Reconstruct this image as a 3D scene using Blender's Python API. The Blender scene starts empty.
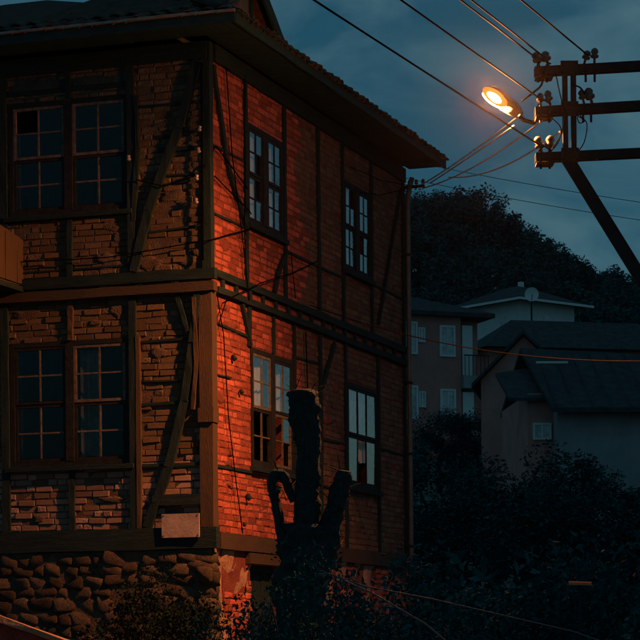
import bpy, math, random
from mathutils import Vector, Matrix, noise
rnd = random.Random(7)
SC = bpy.context.scene
COL = SC.collection

# ------------------------------------------------------------------ camera
EYE = 1.6
cam = bpy.data.cameras.new('camera'); camo = bpy.data.objects.new('camera', cam); COL.objects.link(camo)
camo.location = (0, 0, EYE); camo.rotation_euler = (math.radians(90), 0.010, 0)
cam.sensor_width = 36; cam.lens = 133.9; cam.shift_y = 0.5234
cam.clip_start = 0.1; cam.clip_end = 6000
SC.camera = camo

# ------------------------------------------------------------------ sky (dusk, sun just below the ridge to the right)
SUN_AZ = math.radians(48)
world = bpy.data.worlds.new('World'); SC.world = world; world.use_nodes = True
nt = world.node_tree; nt.nodes.clear()
def wn(t, **k):
    n = nt.nodes.new(t)
    for a, b in k.items(): setattr(n, a, b)
    return n
out = wn('ShaderNodeOutputWorld'); bg = wn('ShaderNodeBackground')
sky = wn('ShaderNodeTexSky', sky_type='NISHITA', sun_disc=False)
sky.sun_elevation = math.radians(1.5); sky.sun_rotation = SUN_AZ; sky.air_density = 1.0; sky.dust_density = 0.3; sky.ozone_density = 5.0
tc = wn('ShaderNodeTexCoord')
mp = wn('ShaderNodeMapping'); mp.inputs['Scale'].default_value = (5.0, 5.0, 11.0); mp.inputs['Location'].default_value = (.35, .1, .6)
nz = wn('ShaderNodeTexNoise'); nz.inputs['Scale'].default_value = 2.6; nz.inputs['Detail'].default_value = 7; nz.inputs['Roughness'].default_value = .55; nz.inputs['Distortion'].default_value = .5
ramp = wn('ShaderNodeValToRGB'); ramp.color_ramp.elements[0].position = .40; ramp.color_ramp.elements[1].position = .72
tint = wn('ShaderNodeMix', data_type='RGBA', blend_type='MULTIPLY'); tint.inputs[0].default_value = 1
tint.inputs[7].default_value = (.75, 1.12, .92, 1)
cl = wn('ShaderNodeMix', data_type='RGBA', blend_type='MULTIPLY'); cl.inputs[0].default_value = 1
cloudc = wn('ShaderNodeMix', data_type='RGBA'); cloudc.inputs[6].default_value = (.78, .90, .95, 1); cloudc.inputs[7].default_value = (1.9, 1.45, 1.25, 1)
L = nt.links.new
L(tc.outputs['Generated'], mp.inputs[0]); L(mp.outputs[0], nz.inputs['Vector']); L(nz.outputs['Fac'], ramp.inputs[0])
L(ramp.outputs[0], cloudc.inputs[0]); L(sky.outputs[0], tint.inputs[6]); L(tint.outputs[2], cl.inputs[6]); L(cloudc.outputs[2], cl.inputs[7])
ov = wn('ShaderNodeMix', data_type='RGBA'); ov.inputs[0].default_value = .70      # even overcast layer over the clear dusk sky
oc = wn('ShaderNodeMix', data_type='RGBA'); oc.inputs[6].default_value = (.14, .62, .86, 1); oc.inputs[7].default_value = (.62, 1.22, 1.36, 1)
L(ramp.outputs[0], oc.inputs[0]); L(cl.outputs[2], ov.inputs[6]); L(oc.outputs[2], ov.inputs[7])
L(ov.outputs[2], bg.inputs[0]); L(bg.outputs[0], out.inputs[0]); bg.inputs[1].default_value = 0.125
SC.view_settings.view_transform = 'Standard'; SC.view_settings.look = 'None'
SC.view_settings.exposure = 0; SC.view_settings.gamma = 1; SC.view_settings.use_curve_mapping = False
SC.render.engine = 'CYCLES'
SC.cycles.use_denoising = True
SC.cycles.max_bounces = 5; SC.cycles.diffuse_bounces = 3; SC.cycles.transparent_max_bounces = 12
SC.cycles.sample_clamp_indirect = 2.0
SC.cycles.volume_step_rate = 4
LAMP_POWER = 33000.0

# ------------------------------------------------------------------ helpers
class MB:
    def __init__(s): s.v = []; s.f = []
    def add(s, vs, fs):
        o = len(s.v); s.v += [tuple(v) for v in vs]; s.f += [tuple(i + o for i in f) for f in fs]; return s
    def box(s, x0, x1, y0, y1, z0, z1, j=0.0):
        vs = [(x, y, z) for z in (z0, z1) for y in (y0, y1) for x in (x0, x1)]
        if j: vs = [(a + rnd.uniform(-j, j), b + rnd.uniform(-j, j), c + rnd.uniform(-j, j)) for a, b, c in vs]
        return s.add(vs, [(0, 2, 3, 1), (4, 5, 7, 6), (0, 1, 5, 4), (2, 6, 7, 3), (0, 4, 6, 2), (1, 3, 7, 5)])
    def quad(s, a, b, c, d): return s.add([a, b, c, d], [(0, 1, 2, 3)])
    def tube(s, path, rad, n=8, lump=0.0, seed=0, caps=True):
        P = [Vector(p) for p in path]; m = len(P)
        if not hasattr(rad, '__len__'): rad = [rad] * m
        base = len(s.v); ref = None
        for i, p in enumerate(P):
            t = (P[min(i + 1, m - 1)] - P[max(i - 1, 0)]).normalized()
            if ref is None: ref = Vector((1, 0, 0)) if abs(t.x) < .8 else Vector((0, 1, 0))
            a = (ref - t * ref.dot(t)).normalized(); b = t.cross(a); ref = a
            for k in range(n):
                an = 2 * math.pi * k / n; r = rad[i]
                d = a * math.cos(an) + b * math.sin(an)
                if lump: r *= 1 + lump * noise.noise((p + d * .1) * 6 + Vector((seed, 0, 0))) + .7 * lump * noise.noise((p + d * .1) * 19) + .35 * lump * noise.noise((p + d * .1) * 47)
                s.v.append(tuple(p + d * r))
        for i in range(m - 1):
            for k in range(n):
                k2 = (k + 1) % n
                s.f.append((base + i * n + k, base + i * n + k2, base + (i + 1) * n + k2, base + (i + 1) * n + k))
        if caps:
            s.f.append(tuple(base + k for k in reversed(range(n)))); s.f.append(tuple(base + (m - 1) * n + k for k in range(n)))
        return s
    def beam(s, p, q, w, d, up=(0, -1, 0), seg=1, j=0.0):
        # squared timber from p to q, w across, d deep along up
        p = Vector(p); q = Vector(q); t = (q - p).normalized(); u = Vector(up); u = (u - t * u.dot(t)).normalized(); c = t.cross(u)
        base = len(s.v)
        for i in range(seg + 1):
            m = p.lerp(q, i / seg)
            for a, b in ((-1, -1), (1, -1), (1, 1), (-1, 1)):
                s.v.append(tuple(m + c * (a * w / 2 + rnd.uniform(-j, j)) + u * (b * d / 2 + rnd.uniform(-j, j))))
        for i in range(seg):
            o = base + 4 * i
            for k in range(4):
                k2 = (k + 1) % 4; s.f.append((o + k, o + k2, o + 4 + k2, o + 4 + k))
        s.f.append((base + 3, base + 2, base + 1, base)); o = base + 4 * seg; s.f.append((o, o + 1, o + 2, o + 3)); return s
    def mesh(s, name, m, smooth=False):
        me = bpy.data.meshes.new(name); me.from_pydata(s.v, [], s.f); me.update()
        if m: me.materials.append(m)
        if smooth: me.polygons.foreach_set('use_smooth', [True] * len(me.polygons))
        return me
    def build(s, name, m, parent=None, smooth=False):
        return link(name, s.mesh(name, m, smooth), parent)
def link(name, data, parent=None, loc=(0, 0, 0), rot=(0, 0, 0), sca=(1, 1, 1)):
    o = bpy.data.objects.new(name, data); COL.objects.link(o); o.parent = parent
    o.location = loc; o.rotation_euler = rot; o.scale = sca; return o
def tag(o, label, cat, group=None):
    o['label'] = label; o['category'] = cat
    if group: o['group'] = group
    return o
def thing(name, label, cat, loc=(0, 0, 0), rz=0, group=None):
    return tag(link(name, None, None, loc, (0, 0, rz)), label, cat, group)
def kind(o, k): o['kind'] = k; return o
def sag(p, q, s, n=14):
    p = Vector(p); q = Vector(q)
    return [p.lerp(q, i / n) + Vector((0, 0, -s * 4 * (i / n) * (1 - i / n))) for i in range(n + 1)]

def mat(name, c1, c2=None, scale=8.0, rough=.85, bump=0.0, bscale=40.0, island=0.0, stretch=(1, 1, 1), metal=0.0, spec=.10, c3=None, c3pos=.62, detail=6, coords='Object', fine=0.0):
    m = bpy.data.materials.new(name); m.use_nodes = True; t = m.node_tree; N = t.nodes; K = t.links.new
    b = N['Principled BSDF']; b.inputs['Roughness'].default_value = rough; b.inputs['Metallic'].default_value = metal
    b.inputs['Specular IOR Level'].default_value = spec
    c2 = c2 or tuple(x * .6 for x in c1)
    co = N.new('ShaderNodeTexCoord'); ma = N.new('ShaderNodeMapping'); ma.inputs['Scale'].default_value = stretch
    K(co.outputs[coords], ma.inputs[0])
    nn = N.new('ShaderNodeTexNoise'); nn.inputs['Scale'].default_value = scale; nn.inputs['Detail'].default_value = detail; nn.inputs['Roughness'].default_value = .65
    K(ma.outputs[0], nn.inputs['Vector'])
    r = N.new('ShaderNodeValToRGB'); r.color_ramp.elements[0].position = .33; r.color_ramp.elements[1].position = .67
    r.color_ramp.elements[0].color = (*c2, 1); r.color_ramp.elements[1].color = (*c1, 1)
    if c3:
        e = r.color_ramp.elements.new(c3pos + .12); e.color = (*c3, 1)
    K(nn.outputs['Fac'], r.inputs[0]); cur = r.outputs[0]
    if island:
        g = N.new('ShaderNodeNewGeometry'); oi = N.new('ShaderNodeObjectInfo')
        ad = N.new('ShaderNodeMath'); ad.operation = 'ADD'; K(g.outputs['Random Per Island'], ad.inputs[0]); K(oi.outputs['Random'], ad.inputs[1])
        fr = N.new('ShaderNodeMath'); fr.operation = 'FRACT'; K(ad.outputs[0], fr.inputs[0])
        mr = N.new('ShaderNodeMapRange'); mr.inputs[3].default_value = 1 - island; mr.inputs[4].default_value = 1 + island; K(fr.outputs[0], mr.inputs[0])
        mx = N.new('ShaderNodeMix'); mx.data_type = 'RGBA'; mx.blend_type = 'MULTIPLY'; mx.inputs[0].default_value = 1
        K(cur, mx.inputs[6]); K(mr.outputs[0], mx.inputs[7]); cur = mx.outputs[2]
    K(cur, b.inputs['Base Color'])
    if bump:
        n2 = N.new('ShaderNodeTexNoise'); n2.inputs['Scale'].default_value = bscale; n2.inputs['Detail'].default_value = 5; K(ma.outputs[0], n2.inputs['Vector'])
        bp = N.new('ShaderNodeBump'); bp.inputs['Strength'].default_value = bump; bp.inputs['Distance'].default_value = .02
        K(n2.outputs['Fac'], bp.inputs['Height']); K(bp.outputs[0], b.inputs['Normal'])
    return m
def glass_mat(name, tintc=(.9, .95, .95)):
    m = bpy.data.materials.new(name); m.use_nodes = True; t = m.node_tree; N = t.nodes; K = t.links.new
    N.remove(N['Principled BSDF']); o = N['Material Output']
    lw = N.new('ShaderNodeLayerWeight'); lw.inputs[0].default_value = .5
    pw = N.new('ShaderNodeMath'); pw.operation = 'POWER'; pw.inputs[1].default_value = 2.5; K(lw.outputs['Facing'], pw.inputs[0])
    mr = N.new('ShaderNodeMapRange'); mr.inputs[3].default_value = .02; mr.inputs[4].default_value = 1.0; K(pw.outputs[0], mr.inputs[0])
    tr = N.new('ShaderNodeBsdfTransparent'); tr.inputs[0].default_value = (*tintc, 1)
    gl = N.new('ShaderNodeBsdfGlossy'); gl.inputs['Roughness'].default_value = .06
    nn = N.new('ShaderNodeTexNoise'); nn.inputs['Scale'].default_value = 5; co = N.new('ShaderNodeTexCoord'); K(co.outputs['Object'], nn.inputs['Vector'])
    bp = N.new('ShaderNodeBump'); bp.inputs['Strength'].default_value = .08; bp.inputs['Distance'].default_value = .05; K(nn.outputs['Fac'], bp.inputs['Height']); K(bp.outputs[0], gl.inputs['Normal'])
    mx = N.new('ShaderNodeMixShader'); K(mr.outputs[0], mx.inputs[0]); K(tr.outputs[0], mx.inputs[1]); K(gl.outputs[0], mx.inputs[2]); K(mx.outputs[0], o.inputs[0])
    return m
def emit_mat(name, c, s):
    m = bpy.data.materials.new(name); m.use_nodes = True; t = m.node_tree; t.nodes.remove(t.nodes['Principled BSDF'])
    e = t.nodes.new('ShaderNodeEmission'); e.inputs[0].default_value = (*c, 1); e.inputs[1].default_value = s
    t.links.new(e.outputs[0], t.nodes['Material Output'].inputs[0]); return m

M = {}
M['brick'] = mat('brick', (.36, .098, .066), (.22, .064, .045), 9, .9, .7, 45, island=.42, c3=(.44, .12, .095))
M['brick_pale'] = mat('brick_pale', (.30, .205, .165), (.19, .13, .105), 9, .9, .7, 45, island=.35, c3=(.42, .29, .22))
M['brick_old_dim'] = mat('brick_old_dim', (.145, .103, .066), (.082, .060, .041), 7, .92, .7, 45, island=.26, c3=(.22, .165, .12))
M['mortar_front'] = mat('mortar_front', (.12, .088, .064), (.05, .038, .03), 5, .95, .8, 60)
M['mortar'] = mat('mortar', (.20, .062, .050), (.10, .034, .028), 6, .95, .8, 60)
M['stone'] = mat('stone', (.11, .09, .068), (.04, .034, .028), 9, .9, 1.0, 22, island=.4)
M['plaster'] = mat('plaster', (.36, .24, .17), (.20, .12, .08), 3.2, .95, .9, 22, c3=(.46, .34, .25))
M['greyplaster'] = mat('greyplaster', (.040, .062, .064), (.022, .036, .038), 2.6, .95, .6, 20, c3=(.075, .072, .066))
M['timber'] = mat('timber', (.018, .036, .041), (.008, .019, .022), 5, .85, .6, 30, stretch=(6, 6, .7), c3=(.04, .044, .044))
M['timber_h'] = mat('timber_h', (.018, .036, .041), (.008, .019, .022), 5, .85, .6, 30, stretch=(.7, .7, 6), c3=(.045, .047, .046))
M['timber_pale'] = mat('timber_pale', (.055, .044, .034), (.075, .05, .034), 5, .85, .6, 30, stretch=(6, 6, .6), c3=(.085, .066, .05))
M['timber_pale_h'] = mat('timber_pale_h', (.048, .040, .032), (.06, .042, .03), 5, .85, .6, 30, stretch=(.6, .6, 6), c3=(.085, .066, .05))
M['frame'] = mat('frame', (.022, .025, .027), (.011, .013, .014), 12, .75, .3, 60)
M['bar'] = mat('bar', (.15, .13, .11), (.055, .05, .045), 14, .75, .2, 60)
M['glass'] = glass_mat('glass')
M['curtain'] = mat('curtain', (.74, .80, .80), (.60, .65, .65), 4, .95, .1, 30)
M['lace'] = mat('lace', (.16, .16, .15), (.07, .07, .065), 6, .95, .1, 30)
M['dark_room'] = mat('dark_room', (.035, .032, .03), (.02, .02, .02), 3, .95)
M['soffit'] = mat('soffit', (.024, .060, .070), (.014, .036, .042), 5, .9, .4, 30, stretch=(1, 5, 5))
M['tile'] = mat('tile', (.11, .062, .045), (.05, .032, .026), 9, .85, .5, 30, island=.4)
M['flashing'] = mat('flashing', (.30, .31, .31), (.17, .17, .17), 9, .55, .2, 30, metal=.3)
M['dormer'] = mat('dormer', (.12, .15, .15), (.07, .085, .085), 5, .8, .4, 30, stretch=(5, 5, .6))
M['porcelain'] = mat('porcelain', (.24, .21, .19), (.16, .14, .13), 20, .3, spec=.6)
M['cable'] = mat('cable', (.0015, .002, .0022), (.001, .0012, .0015), 20, .9, spec=.03)
M['service_cable'] = mat('service_cable', (.72, .68, .62), (.58, .54, .50), 20, .5)
M['low_cable'] = mat('low_cable', (.022, .018, .016), (.014, .012, .011), 20, .7)
M['steel'] = mat('steel', (.022, .036, .040), (.012, .02, .024), 10, .65, .3, 40, metal=.3)
M['rust'] = mat('rust', (.075, .05, .038), (.03, .026, .024), 30, .8, .3, 60)
M['lampshell'] = mat('lampshell', (.24, .235, .23), (.16, .155, .15), 12, .6, .1, 40)
M['insulator'] = mat('insulator', (.09, .06, .048), (.05, .034, .028), 20, .3, spec=.6)
M['concrete'] = mat('concrete', (.30, .29, .27), (.17, .165, .155), 4, .9, .5, 30)
M['zinc'] = mat('zinc', (.13, .16, .165), (.09, .11, .115), 8, .55, .2, 30, metal=.4)
M['plate'] = mat('plate', (.40, .33, .29), (.25, .20, .17), 7, .6, .15, 30)
M['bark'] = mat('bark', (.026, .056, .064), (.012, .028, .034), 14, .95, .9, 34, stretch=(3, 3, .8))
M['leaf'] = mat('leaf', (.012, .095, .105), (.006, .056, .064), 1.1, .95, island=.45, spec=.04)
M['leaf_shaded'] = mat('leaf_shaded', (.012, .024, .022), (.006, .013, .012), 1.1, .95, island=.45, spec=.04)  # darker leaf copy; shade put into the colour of bushes by the house
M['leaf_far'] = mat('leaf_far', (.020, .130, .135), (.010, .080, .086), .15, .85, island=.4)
M['ground'] = mat('ground', (.13, .17, .15), (.08, .11, .10), .8, .95, .6, 8)
M['pinkwall'] = mat('pinkwall', (.62, .27, .23), (.46, .20, .17), 1.2, .92, .2, 12)
M['pinkwall2'] = mat('pinkwall2', (.62, .29, .25), (.46, .21, .18), 1.2, .92, .2, 12)
M['whitewall'] = mat('whitewall', (.78, .78, .76), (.66, .66, .64), .9, .92, .2, 12)
M['palewall'] = mat('palewall', (.36, .37, .38), (.26, .27, .28), .9, .92, .2, 12)
M['whitetrim'] = mat('whitetrim', (.84, .84, .83), (.74, .74, .73), 3, .8)
M['farroof'] = mat('farroof', (.06, .085, .09), (.03, .045, .05), 3, .9, .7, 12, stretch=(1, 1, 1))
M['farpane'] = mat('farpane', (.60, .64, .66), (.22, .24, .25), 2, .08, spec=1.0)
M['orange_glint'] = mat('orange_glint', (.80, .13, .04), (.62, .10, .03), 9, .6)  # strong orange puts a small glint of light into the board's colour

# ------------------------------------------------------------------ ground and hill (one sheet)
def lerpk(k, x):
    if x <= k[0][0]: return k[0][1]
    for (a, b), (c, d) in zip(k, k[1:]):
        if x <= c: return b + (d - b) * (x - a) / (c - a)
    return k[-1][1]
BASE = [(-60, 0), (34, 0), (55, 3.0), (75, 6.0), (105, 9.8), (140, 15.5), (205, 24)]
CREST = [(-120, 26), (0, 34), (9, 34.5), (15, 33.2), (19, 30.6), (21.5, 27.8), (24, 27.0), (28, 25.2), (37, 19), (49, 14), (80, 7), (160, 2)]
def gz(x, y):
    b = lerpk(BASE, y); side = max(0.0, min(1.0, (x - 24) / 60)); b *= 1 - .85 * side
    if y > 140:
        c = lerpk(CREST, x)
        if y <= 205: b0 = 15.5 * (1 - .85 * side); u = ((y - 140) / 65) ** 1.5; b = b0 + (c - b0) * u
        else: b = c * max(0, 1 - (y - 205) / 260)
    amp = min(1, max(0, (y - 34) / 30)); return b + amp * .5 * noise.noise(Vector((x * .1, y * .1, 3.0)))
xs = [-2500, -900, -400, -200, -120] + [-90 + 5 * i for i in range(43)] + [160, 260, 500, 1000, 2500]
ys = [-1500, -400, -100, -40, -10, 5, 15, 20, 25, 30, 34, 37] + [40 + 5 * i for i in range(46)] + [285, 320, 370, 440, 480, 700, 1200, 2600, 4500]
gm = MB()
gm.v = [(x, y, gz(x, y)) for y in ys for x in xs]
nx = len(xs)
gm.f = [(j * nx + i, j * nx + i + 1, (j + 1) * nx + i + 1, (j + 1) * nx + i) for j in range(len(ys) - 1) for i in range(nx - 1)]
kind(gm.build('ground', M['ground'], None, True), 'structure')

# ------------------------------------------------------------------ the old house: local x along the front (corner at 0, front runs to -x), local y along the side
YAW = math.radians(18.84); HC = Vector((-1.185, 26.5, 0))
house = thing('old_house', 'tall old timber framed brick house with sagging tiled eaves, lit orange at its corner', 'house', HC, -YAW)
EX = Vector((math.cos(YAW), -math.sin(YAW), 0)); EY = Vector((math.sin(YAW), math.cos(YAW), 0))
def W(x, y, z): return HC + EX * x + EY * y + Vector((0, 0, z))
FX0 = -8.0; SY1 = 7.5; WT = 8.45
# window openings: (a0, a1, z0, z1)
FW = [(-2.45, -.96, 6.64, 7.94), (-2.46, -.97, 3.78, 5.20)]
FW2 = [(-5.6, -4.1, 6.64, 7.94), (-5.6, -4.1, 3.78, 5.20)]
SW = [(1.20, 2.42, 6.62, 7.80), (4.78, 5.90, 6.62, 7.80), (1.26, 2.72, 3.80, 5.19), (4.82, 6.14, 3.80, 5.17)]
DOOR = (1.19, 2.12, 0.35, 2.66)
def wall_rects(a0, a1, z0, z1, holes):
    az = sorted({z0, z1, *[h[2] for h in holes], *[h[3] for h in holes]}); res = []
    for za, zb in zip(az, az[1:]):
        zm = (za + zb) / 2; cut = sorted((h[0], h[1]) for h in holes if h[2] < zm < h[3]); c = a0
        for p, q in cut: res.append((c, p, za, zb)); c = q
        res.append((c, a1, za, zb))
    return res
m = MB()
for a, b, c, d in wall_rects(FX0, -.02, .0, WT, FW + FW2): m.box(a, b, .0, .30, c, d)
front_wall = m.build('front_wall', M['mortar_front'], house)
m = MB()
for a, b, c, d in wall_rects(.30, SY1, .0, WT, SW + [DOOR]): m.box(-.30, -.003, a, b, c, d)
m.box(-.30, -.003, .04, .30, 2.7, WT); m.box(-.30, -.035, .04, .30, 0, 2.7)
side_wall = m.build('side_wall', M['mortar'], house)
MB().box(FX0, -.3, SY1 - .3, SY1 - .02, 0, WT).build('back_wall', M['mortar'], house)
MB().box(FX0 - .02, FX0 + .25, .3, SY1 - .3, 0, WT).build('end_wall', M['mortar'], house)
for z in (2.86, 5.78, 8.40): MB().box(FX0 + .25, -.3, .3, SY1 - .3, z - .08, z + .02).build('floor_slab', M['dark_room'], house)
MB().box(-3.2, -3.1, .3, SY1 - .3, 0, WT - .1).build('partition', M['dark_room'], house)
MB().box(-3.1, -.3, 3.6, 3.7, 0, WT - .1).build('partition', M['dark_room'], house)

# --- timber frame rectangles used to leave bricks out behind them (front: x0,x1,z0,z1)
FT = [(-.115, .02, 3.0, 5.7), (-.075, .02, 5.9, 8.45), (-.97, -.88, 2.95, 5.7), (-.965, -.885, 5.9, 8.45), (-2.56, -2.47, 2.95, 8.45), (-9, 1, 2.80, 3.04), (-9, 1, 5.66, 5.92)]
ST = [(-.05, .09, 2.98, 8.45), (-.2, 7.6, 2.80, 2.98)]
brick_var = []
def brick_geo(mb, a0, a1, z0, z1, d0, d1, axis, j=.005):
    # chamfered brick: axis 'f' face at y=-d1, 's' face at x=+d1
    c = .008
    jj = lambda: rnd.uniform(-j, j)
    fr = [(a0 + c, z0 + c), (a1 - c, z0 + c), (a1 - c, z1 - c), (a0 + c, z1 - c)]; bk = [(a0, z0), (a1, z0), (a1, z1), (a0, z1)]
    P = [(a + jj(), z + jj(), d1 + jj() * .8) for a, z in fr] + [(a + jj(), z + jj(), d1 - c) for a, z in bk] + [(a, z, d0) for a, z in bk]
    fs = [(0, 1, 2, 3)] + [(4 + k, 4 + (k + 1) % 4, (k + 1) % 4, k) for k in range(4)] + [(8 + k, 8 + (k + 1) % 4, 4 + (k + 1) % 4, 4 + k) for k in range(4)]
    if axis == 'f': vs = [(a, -d, z) for a, z, d in P]
    else: vs = [(d, a, z) for a, z, d in P]
    mb.add(vs, fs)
for k in range(14):
    t = MB(); brick_geo(t, -.5, .5, -.5, .5, -.5, .5, 'f', 0)
    # unit brick with a rough face (chamfer scaled for a .2 x .065 brick)
    v = []
    for i, p in enumerate(t.v):
        x, y, z = p
        if i < 4: x *= .96; z *= .86; x += rnd.uniform(-.02, .02); z += rnd.uniform(-.06, .06); y += rnd.uniform(-.05, .05)
        elif i < 8: x += rnd.uniform(-.015, .015); z += rnd.uniform(-.05, .05); y = -.5 + .16
        v.append((x, y, z))
    t.v = v; brick_var.append(t)
bv = [t.mesh('brick', M['brick_old_dim']) for t in brick_var]; bvp = [t.mesh('brick', M['brick_pale']) for t in brick_var]
def hit(r, a0, a1, z0, z1): return a0 > r[0] - .01 and a1 < r[1] + .01 and z0 > r[2] - .015 and z1 < r[3] + .015
def courses(a0, a1, z0, z1, holes, timbers, pitch=.074, bl=.205, gap=.012, miss=.02, hgap=None):
    z = z0; row = 0; res = []
    while z + .03 < z1:
        h = pitch - gap; segs = [(a0, a1)]
        for hl in holes:
            if hl[2] < z + h * .5 < hl[3]:
                ns = []
                for p, q in segs:
                    if hl[0] > p and hl[1] < q: ns += [(p, hl[0]), (hl[1], q)]
                    elif hl[0] <= p < hl[1]: ns.append((hl[1], q))
                    elif hl[0] < q <= hl[1]: ns.append((p, hl[0]))
                    else: ns.append((p, q))
                segs = ns
        for p, q in segs:
            a = p - (rnd.uniform(.05, .17))
            while a < q - .03:
                w = bl * rnd.choice((1, 1, 1, .5, .92, 1.05)); b0 = max(a, p + .004); b1 = min(a + w, q - .004)
                if b1 - b0 > .04 and rnd.random() > miss:
                    zz = z + rnd.uniform(-.004, .004) + .006 * math.sin(b0 * 2.1 + row)
                    if not any(hit(r, b0, b1, zz, zz + h) for r in timbers): res.append((b0, b1, zz, zz + h, rnd.uniform(-.010, .007)))
                a += w + (hgap or gap)
        z += pitch; row += 1
    return res
fb = courses(-4.0, -.02, 3.045, 5.66, FW, FT) + courses(-4.0, -.02, 5.93, 8.44, FW, FT, miss=.05)
fb = [b for b in fb if not (b[2] > 6.55 and b[2] < 6.78 and -.62 < b[0] and b[1] < -.2 and rnd.random() < .6)]
vis = sorted((b for b in fb if b[0] > -2.55 and b[3] < 5.67), key=lambda b: -(b[1] - b[0]))[:200]
vis += sorted((b for b in fb if b[0] > -2.2 and 5.93 < b[2] < 6.75), key=lambda b: -(b[1] - b[0]))[:100]
visset = set(vis)
for b0, b1, z0, z1, d in fb:
    if (b0, b1, z0, z1, d) in visset:
        me = rnd.choice(bvp if z0 < 3.8 else bv); dep = .020 + d
        link('brick', me, front_wall, ((b0 + b1) / 2, .045 - (.045 + dep) / 2 + .01, (z0 + z1) / 2), (rnd.uniform(-.03, .03), rnd.uniform(-.012, .012), rnd.uniform(-.03, .03)), (b1 - b0, .045 + dep, z1 - z0))
m = MB(); m2 = MB()
for b in fb:
    if b not in visset: brick_geo(m2 if b[2] < 3.8 else m, b[0], b[1], b[2], b[3], -.04, .012 + b[4] * .6, 'f', .006)
kind(m.build('brick_infill', M['brick_old_dim'], front_wall), 'stuff'); kind(m2.build('brick_infill', M['brick_pale'], front_wall), 'stuff')
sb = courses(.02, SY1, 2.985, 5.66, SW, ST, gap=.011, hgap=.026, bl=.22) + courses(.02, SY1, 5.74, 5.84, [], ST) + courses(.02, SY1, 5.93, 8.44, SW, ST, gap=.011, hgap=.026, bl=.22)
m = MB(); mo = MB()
for b in sb: brick_geo(mo if b[0] + .5 * noise.noise(Vector((b[0], b[2], 0))) > 3.0 else m, b[0], b[1], b[2], b[3], -.04, .004 + b[4] * .45, 's', .004)  # far bricks turn browner: lamp light fading along the wall, put into colour
kind(m.build('brick_infill', M['brick'], side_wall), 'stuff'); kind(mo.build('brick_infill', M['brick_old_dim'], side_wall), 'stuff')

# --- masonry base: rubble stones in front, rendered brick at the side
def stone_mesh(seed):
    import bmesh
    bm = bmesh.new(); bmesh.ops.create_icosphere(bm, subdivisions=2, radius=1)
    for v in bm.verts:
        p = v.co.copy(); s = [abs(c) ** .42 * (1 if c >= 0 else -1) for c in p]
        v.co = Vector((s[0] * .5, s[1] * .5, s[2] * .5)) * (1 + .22 * noise.noise(p * 1.4 + Vector((seed * 9.1, 0, 0))) + .14 * noise.noise(p * 4.1 + Vector((seed * 3.1, 0, 0))))
    me = bpy.data.meshes.new('stone'); bm.to_mesh(me); bm.free(); me.polygons.foreach_set('use_smooth', [True] * len(me.polygons)); me.materials.append(M['stone']); return me
stones = [stone_mesh(k) for k in range(8)]
MB().box(FX0, .0, -.044, -.001, 0, 2.79).build('base_wall', M['mortar_front'], house)
base_wall = [c for c in house.children if c.name.startswith('base_wall')][0]
z = 1.05
while z < 2.72:
    h = rnd.uniform(.11, .19); x = -3.3 + rnd.uniform(0, .2)
    while x < -.18:
        w = rnd.uniform(.13, .30)
        if rnd.random() > .06:
            hh = h * rnd.uniform(.75, 1.12)
            link('stone', rnd.choice(stones), base_wall, (x + w / 2, .0, min(z + h / 2 + rnd.uniform(-.02, .02), 2.79 - hh / 2)), (rnd.uniform(-.25, .25), rnd.uniform(-.3, .3), rnd.uniform(-.2, .2)), (w * rnd.uniform(1.05, 1.2), rnd.uniform(.11, .145), hh * 1.16))
        x += w + rnd.uniform(0, .02)
    z += h * .93
for k in range(10):   # dressed corner stones
    z0 = 1.0 + k * .178; w = .30 if k % 2 else .19
    link('corner_stone', stones[k % 8], base_wall, (-w / 2 + .035, w * .2, z0 + .085), (0, 0, 0), (w, .34 if k % 2 == 0 else .24, .185))
m = MB()
N_ = 46
for a, b, c, d in wall_rects(.02, SY1, 0, 2.795, [DOOR]):
    nu = max(1, int((b - a) / .09)); nv = max(1, int((d - c) / .09)); base = len(m.v)
    for j in range(nv + 1):
        for i in range(nu + 1):
            y = a + (b - a) * i / nu; zz = c + (d - c) * j / nv
            m.v.append((-.004 + .028 * noise.noise(Vector((0, y * 3.1, zz * 3.1))) + .02 * noise.noise(Vector((4, y * 9, zz * 9))), y, zz))
    m.f += [(base + j * (nu + 1) + i, base + j * (nu + 1) + i + 1, base + (j + 1) * (nu + 1) + i + 1, base + (j + 1) * (nu + 1) + i) for j in range(nv) for i in range(nu)]
base_render = m.build('base_render', M['plaster'], house, True)
cb = [b for b in courses(.2, SY1, 1.0, 2.79, [DOOR], []) if noise.noise(Vector((9, b[0] * 2.2, b[2] * 2.6))) > .02]
m = MB()
for b in cb: brick_geo(m, b[0], b[1], b[2], b[3], -.04, .018 + b[4], 's', .008)
kind(m.build('brick_patch', M['brick'], base_render), 'stuff')
# the plank door in the side
dr = MB(); dr.box(-.16, -.06, DOOR[0], DOOR[0] + .07, DOOR[2], DOOR[3]); dr.box(-.16, -.06, DOOR[1] - .07, DOOR[1], DOOR[2], DOOR[3]); dr.box(-.16, -.06, DOOR[0] + .07, DOOR[1] - .07, DOOR[3] - .08, DOOR[3])
door = dr.build('door', M['timber'], house)
for k in range(6):
    y0 = DOOR[0] + .075 + k * .131; MB().box(-.14, -.085 + rnd.uniform(-.006, .006), y0, y0 + .125, DOOR[2], DOOR[3] - .085, .003).build('plank', M['timber'], door)
MB().box(-.10, -.03, DOOR[1] - .16, DOOR[1] - .13, 1.25, 1.40).build('handle', M['steel'], door)
MB().box(-.05, .06, DOOR[0] - .15, DOOR[1] + .15, DOOR[3] + .005, DOOR[3] + .13, .006).build('lintel', M['timber_pale_h'], house)

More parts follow.
